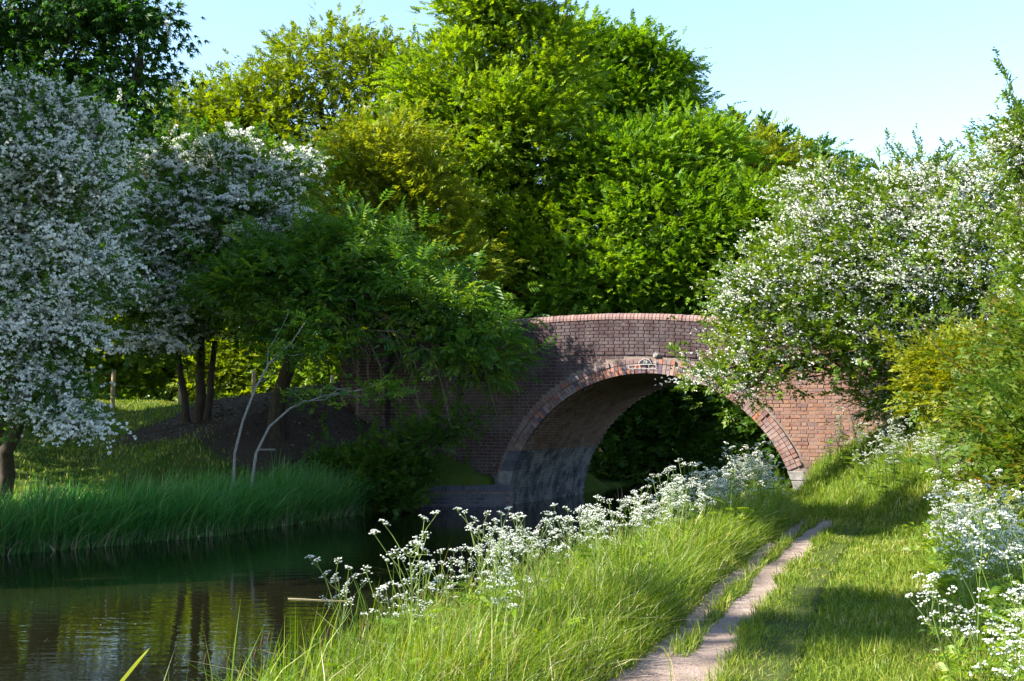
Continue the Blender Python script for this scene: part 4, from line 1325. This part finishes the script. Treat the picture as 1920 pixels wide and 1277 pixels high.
setp(obj_np('dead_grass', V, F, M['straw'], None, v), 'dry straw blades among the tall bank grass', kind='stuff')

# 2. short turf of the towpath and its middle strip
x, y = scatter_area(560000, -1, 9, 4.6, 21, 7.0, 1.5)
po = path_off(x, y); dl, dr = canal_side(x, y)
wear = bare_at(po, y, x) + 0.25 * vnoise(x, y, 9) + rng.normal(0, .12, len(x))
strip = np.abs(po) < 0.12
right = po > 0.0
m = (wear < 0.42) & (po > -0.45) & (x < hedge_x(y) + 1.0) & (dr > 0.3)
m &= ~((vnoise(x, y, 1.9, 2) > 0.55) & right & (rng.random(len(x)) < .75))
x, y, po, strip = x[m], y[m], po[m], strip[m]
tuft = sstep(0.2, 0.9, vnoise(x, y, 3.3, 1)) + 0.8 * (1 - sstep(.26, .55, po)) + 0.6 * strip
h = np.clip(0.05 + 0.07 * tuft * (0.6 + .8 * rng.random(len(x))) + rng.normal(0, .018, len(x)) + 0.10 * sstep(-0.7, 0.3, x - hedge_x(y)), .025, .3)
V, F, v = blades(np.stack([x, y, land(x, y) - .005], -1), h, rng.uniform(.005, .009, len(x)) * np.clip(y / 8, .8, 1.8), np.abs(rng.normal(.6, .4, len(x))), rng.uniform(0, 6.28, len(x)), 2)
setp(obj_np('turf_grass', V, F, M['turf'], None, v), 'short trodden turf of the towpath verge', kind='stuff')
n_turf = len(x)

# 3. embankment grass by the bridge foot and verge under the cow parsley
x, y = scatter_area(110000, 1, 13, 12, 25.5, 15, 1.0)
po = path_off(x, y); dl, dr = canal_side(x, y)
sw = (x - L0[0]) * WV[0] + (y - L0[1]) * WV[1]; tw_ = (x - L0[0]) * NV[0] + (y - L0[1]) * NV[1]
m = (dr > 0.1) & (tw_ > 0.05) & ((np.abs(po) > 0.26) | (y > 16.9)) & ((y > 16.9) | (x > hedge_x(y)))
x, y = x[m], y[m]
h = np.clip(.20 + .08 * vnoise(x, y, 2.7) + rng.normal(0, .05, len(x)), .06, .5)
V, F, v = blades(np.stack([x, y, land(x, y) - .01], -1), h, rng.uniform(.008, .014, len(x)), np.abs(rng.normal(.5, .3, len(x))), rng.uniform(0, 6.28, len(x)), 2)
setp(obj_np('embankment_grass', V, F, M['grass'], None, v), 'bright grass on the slope at the bridge foot', kind='stuff')
n_emb = len(x)

# 4. reeds on the far bank
x, y = scatter_area(120000, -11, -1.5, 12, 25, 40, 1.0)
dl, dr = canal_side(x, y)
m = (dl > -0.25) & (dl < 1.35 + 0.25 * vnoise(x, y, 1.5)) & (y < 23.0)
x, y, dl = x[m], y[m], dl[m]
k = rng.permutation(len(x))[:24000]; x, y, dl = x[k], y[k], dl[k]
h = np.clip(.80 + .22 * vnoise(x, y, 2.6) + .10 * vnoise(x, y, 7, 1) + rng.normal(0, .13, len(x)), .2, 1.25)
gapm = (vnoise(x, y, 3.4, 2) < .55) | (rng.random(len(x)) < .25)
x, y, dl, h = x[gapm], y[gapm], dl[gapm], h[gapm]
az = rng.normal(-0.5, .9, len(x))
V, F, v = blades(np.stack([x, y, np.maximum(land(x, y), -.05) - .03], -1), h, rng.uniform(.012, .022, len(x)), np.abs(rng.normal(.5, .4, len(x))), az, 3)
setp(obj_np('reeds', V, F, M['reed'], None, v), 'dense green reeds along the far waterline', kind='stuff')
k = rng.permutation(len(x))
k = k[dl[k] < 0.25][:900]
V, F, v = blades(np.stack([x[k], y[k], np.full(len(k), -.02)], -1), rng.uniform(.15, .4, len(k)), rng.uniform(.012, .02, len(k)), rng.uniform(.6, 1.8, len(k)), rng.uniform(-2.6, .3, len(k)), 3)
setp(obj_np('dead_reeds', V, F, M['straw'], None, v), 'bleached broken reed blades at the far waterline', kind='stuff')

# 5. lawn of the far bank
x, y = scatter_area(55000, -16, -1, 16, 36, 40, 1.0)
dl, dr = canal_side(x, y)
bz = np.zeros(len(x))
for (bx, by, br) in [(-4.6, 25.5, 3.2), (-7.2, 26.5, 2.4), (-3.2, 25.2, 1.8), (-6, 28, 3), (-2.5, 27.5, 2.5)]:
    bz = np.maximum(bz, 1 - sstep(br * 0.55, br * 1.05, np.hypot(x - bx, (y - by) * 1.2)))
m = (dl > 0.8) & (rng.random(len(x)) > bz * 1.05)
x, y = x[m], y[m]
h = np.clip(.09 + .04 * vnoise(x, y, 2.0) + rng.normal(0, .025, len(x)), .03, .25)
V, F, v = blades(np.stack([x, y, land(x, y) - .01], -1), h, rng.uniform(.018, .032, len(x)), np.abs(rng.normal(.5, .3, len(x))), rng.uniform(0, 6.28, len(x)), 2)
setp(obj_np('lawn_grass', V, F, M['turf'], None, v), 'shaded grass slope of the far bank', kind='stuff')
n_lawn = len(x)

# 6. sedge with brown heads and stiff blue-green blades at the near waterline
x, y = scatter_area(60000, -4.5, 3.5, 5.5, 18, 9, 1.0)
dl, dr = canal_side(x, y)
m = (dr > -0.30) & (dr < 0.35)
x, y = x[m], y[m]
k = rng.permutation(len(x))[:3600]; x, y = x[k], y[k]
V, F, v = blades(np.stack([x, y, np.maximum(land(x, y), -.1) - .02], -1), np.clip(rng.normal(.55, .14, len(x)), .2, .95), rng.uniform(.007, .012, len(x)), np.abs(rng.normal(.4, .3, len(x))), rng.normal(-.6, 1.2, len(x)), 3, rng.random(len(x)))
setp(obj_np('sedge_grass', V, F, M['grass'], None, v), 'stiff sedge blades at the near waterline', kind='stuff')
tb = Tubes(); th = Tubes()
for i in range(130):
    b = np.array([x[i], y[i], max(float(land(x[i], y[i])), 0) - .02]); tp = b + np.array([rng.normal(.06, .14), rng.normal(0, .1), rng.uniform(.3, .6)])
    tb.add([b, (b + tp) / 2 + rng.normal(0, .01, 3), tp], [.003, .0025, .002], 3)
    th.add([tp, tp + np.array([.004, 0, .02]), tp + np.array([.01, 0, .05]), tp + np.array([.015, 0, .075])], [.0025, .006, .005, .0015], 5)
sg = setp(empty('sedge', (-1, 10, 0)), 'sedge stems with dark brown flower spikes at the near waterline', 'sedge', kind='stuff')
under(tb.build('stem', M['stem']), sg)['kind'] = 'stuff'; under(th.build('spike', M['sedge']), sg)['kind'] = 'stuff'


# 7. broad-leaved undergrowth on the verge under the hedge
x, y = scatter_area(30000, 1, 10, 4.4, 22, 8, 1.4)
m = (x > hedge_x(y) + 0.15 + 0.25 * vnoise(x, y, 2)) & (x < hedge_x(y) + 2.6)
x, y = x[m][:7000], y[m][:7000]
P = np.stack([x, y, land(x, y) + rng.uniform(.03, .40, len(x)) * np.clip((x - hedge_x(y)) * 1.2, .25, 1)], -1)
V, Q, v = instance([t_simple(6, .16, .075, .05) for _ in range(4)] + [t_pinnate(4, .22, .06, .025)], P, rng.normal(0, 1, P.shape) * np.array([1, 1, .4]) + np.array([-.4, -.2, .5]), rng.uniform(.7, 1.5, len(P)) * np.clip(P[:, 1] / 11, .5, 1))
setp(obj_np('verge_undergrowth', V, [Q], M['lf_maple'], None, v), 'leafy undergrowth of nettle and parsley leaves below the hedge', kind='stuff')
x, y = scatter_area(9000, -3, 6, 5, 21, 9, 1.0)
dl, dr = canal_side(x, y); po = path_off(x, y)
m = (dr > .2) & (po < -.5) & (vnoise(x, y, 1.8, 3) > 0.0)
x, y = x[m][:1500], y[m][:1500]
P = np.stack([x, y, land(x, y) + rng.uniform(.05, .35, len(x))], -1)
V, Q, v = instance([t_pinnate(5, .14, .035, .016), t_simple(5, .10, .05, .03)], P, rng.normal(0, 1, P.shape) * np.array([1, 1, .4]) + np.array([-.2, -.2, .5]), rng.uniform(.7, 1.4, len(P)))
setp(obj_np('bank_undergrowth', V, [Q], M['lf_maple'], None, v), 'leafy herbs among the tall bank grass', kind='stuff')


# ------------------------------------------------------------------ cow parsley: each plant a thing with stem, leaf and flower parts
def parsley_meshes(h, n_umb, seed):
    tb = Tubes(); fl = []; lf = []
    top = np.array([rng.normal(0, .06), rng.normal(0, .06), h])
    main = wander((0, 0, -.05), top * .8, 5, .02)
    tb.add(main, np.linspace(.006, .004, 5), 4)
    for i in range(n_umb):
        j = rng.integers(2, 5)
        st = main[j]
        a = rng.uniform(0, 6.28)
        r = rng.uniform(.05, .24) * h
        e = np.array([st[0] + math.cos(a) * r, st[1] + math.sin(a) * r, h * rng.uniform(.72, 1.06)])
        tb.add(wander(st, e, 4, .05, .0), np.linspace(.0035, .002, 4), 3)
        ur = rng.uniform(.034, .056)
        tl = rng.normal(0, .38, 2)
        for u in range(11):
            aa = u * 2.4 + rng.normal(0, .25); rr = ur * math.sqrt((u + .5) / 11) * rng.uniform(.8, 1.2)
            ox, oy = rr * math.cos(aa), rr * math.sin(aa)
            up = e + np.array([ox, oy, .028 - 8.0 * rr * rr + ox * tl[0] + oy * tl[1] + rng.normal(0, .004)])
            tb.add([e, up], [.0011, .0009], 3)
            fl.append(t_flowers(6, .0085, .0048, .7) + up)
    for i in range(7):
        a = rng.uniform(0, 6.28); z = rng.uniform(.05, .55) * h
        p = np.array([[math.cos(a) * .03, math.sin(a) * .03, z]])
        T = t_pinnate(6, .24, .06, .024)
        Vv, _, _ = instance([T], p, np.array([[math.cos(a), math.sin(a), .35]]), np.array([rng.uniform(.7, 1.2)]))
        lf.append(Vv)
    Vt, Qt = np.concatenate(tb.V), np.concatenate(tb.Q)
    Vf = np.concatenate(fl).reshape(-1, 3); Vl = np.concatenate(lf)
    return (mesh_np('stem', Vt, [Qt], M['stem'], np.full(len(Qt), .5)),
            mesh_np('leaf', Vl, [np.arange(len(Vl)).reshape(-1, 4)], M['lf_maple'], rng.random(len(Vl) // 4)),
            mesh_np('blossom', Vf, [np.arange(len(Vf)).reshape(-1, 4)], M['blossom'], rng.random(len(Vf) // 4)))


PARS = [parsley_meshes(h, n, i) for i, (h, n) in enumerate([(.95, 12), (.85, 10), (1.15, 15), (.75, 9), (.9, 14), (1.0, 12), (.6, 7)])]


def parsley(x, y, sc, label, group):
    x = max(x, float(np.interp(y, RIGHT[:, 1], RIGHT[:, 0])) + 0.15)          # rooted on the bank, not in the water
    v = PARS[rng.integers(0, len(PARS))]
    t = empty('cow_parsley', (x, y, float(land(x, y))))
    t.rotation_euler = (rng.normal(0, .08), rng.normal(0, .08), rng.uniform(0, 6.28)); t.scale = (sc, sc, sc)
    setp(t, label, 'wildflower', group)
    for nm, me in zip(('stem', 'leaf', 'blossom'), v):
        o = bpy.data.objects.new(nm, me); o['kind'] = 'stuff'; link(o, t)


cnt = 0
# below the hedge, beside the path
for i in range(1200):
    yy = 4.6 * (17.5 / 4.6) ** rng.random(); off = rng.uniform(.05, 1.0) ** 1.0 * 1.7; xx = float(hedge_x(yy)) + off
    if xx > .46 * yy + .3: continue
    parsley(xx, yy, rng.uniform(.6, .95), 'white cow parsley on the verge below the towpath hedge', 'cow parsley below the towpath hedge'); cnt += 1
    if cnt >= 120: break
# on the slope at the foot of the hawthorn
ns = 0
for i in range(400):
    s_ = rng.uniform(6.9, 11.0); t_ = rng.uniform(.4, 6.5)
    if t_ > 1.3 + (s_ - 6.9) * 2.2 or t_ < (s_ - 8.2) * 1.1: continue
    ns += 1
    if ns > 80: break
    p = L0 + WV * s_ + NV * t_
    parsley(p[0], p[1], rng.uniform(.6, 1.0), 'white cow parsley on the slope before the bridge wing wall', 'cow parsley before the wing wall')
# drift on the near bank in front of the arch
c2 = 0
for i in range(3000):
    yy = rng.uniform(12.3, 20.5); xr = float(np.interp(yy, RIGHT[:, 1], RIGHT[:, 0])); xx = xr + rng.uniform(.05, 2.2)
    if float(path_off(np.array([xx]), np.array([yy]))[0]) > -.55: continue
    parsley(xx, yy, rng.uniform(.65, 1.0), 'white cow parsley in the drift between arch and path', 'cow parsley drift before the arch'); c2 += 1
    if c2 >= 70: break
# scattered plants in the near grass
for q in range(26):
    yy = rng.uniform(6.6, 12.5); xx = float(np.interp(yy, RIGHT[:, 1], RIGHT[:, 0])) + rng.uniform(.05, 1.1)
    parsley(xx, yy, rng.uniform(.6, .9), 'low white cow parsley scattered in the tall bank grass', 'cow parsley in the bank grass')

for (px, dd, sc) in [(640, 7.4, .8), (720, 7.9, .82), (850, 8.3, .85), (900, 8.8, .85), (800, 7.3, .78), (960, 9.0, .85), (1010, 7.6, .8), (1080, 9.4, .85), (560, 6.9, .75), (930, 7.1, .76), (1150, 10.4, .85), (1200, 11.6, .85)]:
    parsley((px - CX) / FPX * dd, dd, sc, 'low white cow parsley scattered in the tall bank grass', 'cow parsley in the bank grass')
# ------------------------------------------------------------------ litter and grit
def flecks(x, y, size, lift):
    m_ = len(x)
    c = np.stack([x, y, land(x, y) + lift], -1)
    a = rng.normal(0, 1, (m_, 3)) * np.array([1, 1, .25]); b_ = rng.normal(0, 1, (m_, 3)) * np.array([1, 1, .25])
    a *= (size / np.linalg.norm(a, axis=1))[:, None]; b_ *= (size * .6 / np.linalg.norm(b_, axis=1))[:, None]
    return np.stack([c - a, c + b_, c + a, c - b_], 1).reshape(-1, 3), [np.arange(m_ * 4).reshape(-1, 4)], rng.random(m_)
fx, fy = rng.uniform(-9, 3, 2600), rng.uniform(6, 25, 2600)
dl_, dr_ = canal_side(fx, fy)
m_ = (dl_ < -.05) & (dr_ < -.05) & (rng.random(2600) < np.where(np.maximum(dl_, dr_) > -.8, 1.0, .25))
V, F, v = flecks(fx[m_], fy[m_], rng.uniform(.004, .014, m_.sum()), 0.0)
V[:, 2] = .004
M['petal'] = G('petal', [(0.0, (0.20, 0.17, 0.08)), (1.0, (0.55, 0.53, 0.46))], (1, 1, 1), .1)
setp(obj_np('floating_petals', V, F, M['petal'], None, v), 'fallen petals and specks floating on the canal', kind='stuff')
k_ = rng.integers(0, len([1] * 5), 5200)
zone = np.array([(-4.6, 25.5, 3.2), (-7.2, 26.5, 2.4), (-3.2, 25.2, 1.8), (-6, 28, 3), (-2.5, 27.5, 2.5)])[k_]
aa_ = rng.uniform(0, 6.28, 5200); rr_ = np.sqrt(rng.random(5200)) * zone[:, 2] * 1.1
lx, ly = zone[:, 0] + rr_ * np.cos(aa_), zone[:, 1] + rr_ * np.sin(aa_) / 1.2
dl_, _ = canal_side(lx, ly); lx, ly = lx[dl_ > .6], ly[dl_ > .6]
V, F, v = flecks(lx, ly, rng.uniform(.015, .05, len(lx)), .02)
M['litter'] = G('leaf_litter', [(0.0, (0.03, 0.02, 0.012)), (0.7, (0.10, 0.07, 0.04)), (1.0, (0.22, 0.17, 0.11))], (1, 1, 1), .1)
setp(obj_np('leaf_litter', V, F, M['litter'], None, v), 'dead leaves and twigs on the bare earth under the trees', kind='stuff')
ii = rng.integers(0, len(pcs), 2600); oo = rng.uniform(-.35, .4, 2600)
gx, gy = pcs[ii, 0] + pns[ii, 0] * oo + rng.normal(0, .05, 2600), pcs[ii, 1] + pns[ii, 1] * oo + rng.normal(0, .05, 2600)
V, F, v = flecks(gx, gy, rng.uniform(.004, .014, 2600) , .006)
M['grit'] = G('grit', [(0.0, (0.08, 0.06, 0.045)), (1.0, (0.36, 0.31, 0.27))], (1, 1, 1), .05)
setp(obj_np('path_grit', V, F, M['grit'], None, v), 'small stones and grit on the trodden path', kind='stuff')

# ------------------------------------------------------------------ small things
# dry stalks of last year standing before the arch
for i, (px, dd, hh, lab) in enumerate([(1140, 15.6, 1.35, 'tall dry branching stalk standing before the abutment'), (1075, 14.6, .95, 'bare dry stalk at the water among the cow parsley'), (1110, 15.2, 1.0, 'thin dry stalk leaning beside the tall one')]):
    xx = (px - CX) / FPX * dd
    b = np.array([xx, dd, float(land(xx, dd))])
    t = setp(empty('dry_stalk', tuple(b)), lab, 'stalk', 'dry stalks on the near bank')
    tb = Tubes()
    tip = b + np.array([.18, 0, hh]); mn = wander(b, tip, 6, .02); tb.add(mn, np.linspace(.009, .005, 6), 4)
    tw = Tubes()
    for q in range(16):
        st = mn[rng.integers(3, 6)]; tw.add(wander(st, st + np.array([rng.uniform(-.16, .24), rng.uniform(-.1, .1), rng.uniform(.12, .36)]), 4, .08), np.linspace(.005, .002, 4), 3)
    under(tb.build('stem', M['twig']), t); under(tw.build('twig', M['twig']), t)['kind'] = 'stuff'

# field fence under the trees
fn = setp(empty('field_fence', (-10, 33, float(land(-10, 33)))), 'weathered post and wire fence along the hedge under the trees', 'fence')
posts = []
for px, dd in [(-60, 33), (75, 33), (212, 33), (338, 33), (475, 33.5), (622, 34)]:
    g = ground_at(px, dd); posts.append(g)
    tb = Tubes(); tb.add([g - np.array([0, 0, .2]), g + np.array([.01, 0, .9]), g + np.array([.02, 0, 1.12]), g + np.array([.02, 0, 1.13])], [.065, .06, .058, .001], 8)
    under(tb.build('post', M['post']), fn)
for zz in (.4, .7, 1.0):
    tb = Tubes(); tb.add([p + np.array([0, -.06, zz]) for p in posts], .0025, 3)
    under(tb.build('wire', M['wire']), fn)

# reed stem afloat, and one bright leaf standing in the water
a, b = pix(540, 1124, 10), pix(660, 1126, 10)
def on_water(px, py):
    d = pix(px, py, 10.0) - np.array([0, 0, CAM_H]); return np.array([0, 0, CAM_H]) + d * (-CAM_H / d[2]) + np.array([0, 0, .008])
tb = Tubes(); tb.add(wander(on_water(540, 1123), on_water(662, 1128), 7, .012) * np.array([1, 1, 0]) + np.array([0, 0, .004]), np.linspace(.006, .003, 7), 5)
fs = setp(tb.build('floating_reed', M['straw']), 'pale broken reed stem floating on the dark water', 'reed stem')
bl = np.array([on_water(205, 1300)]); tip = on_water(205, 1300)
b0 = on_water(208, 1290); V = []
for f_, w_ in ((0, .010), (.3, .013), (.65, .012), (.9, .006), (1.0, .0005)):
    c = b0 + np.array([.27 * f_, -.02 * f_, -.06 + .36 * f_ - .03 * f_ * f_]); nn_ = np.array([.74, 0, -.67]) * w_
    V += [c - nn_ + np.array([0, .004, 0]), c + nn_]
V = np.array(V); F = [np.array([[2 * i, 2 * i + 1, 2 * i + 3, 2 * i + 2] for i in range(4)])]; v = np.full(4, .5)
setp(obj_np('reed_leaf', V, F, M['bright_reed'], None, v), 'single bright yellow-green reed leaf rising from the water', 'reed')
# a cut log under the ash
g = ground_at(505, 24.3)
tb = Tubes(); tb.add([g + np.array([-.22, 0, .03]), g + np.array([-.21, 0, .03]), g + np.array([.12, .12, .04]), g + np.array([.13, .12, .04])], [.001, .035, .028, .001], 8)
setp(tb.build('fallen_log', M['pale_bark']), 'short pale log lying on bare earth under the ash', 'log')
print('blades', n_bank, n_turf, n_emb, n_lawn, 'parsley', cnt, c2)
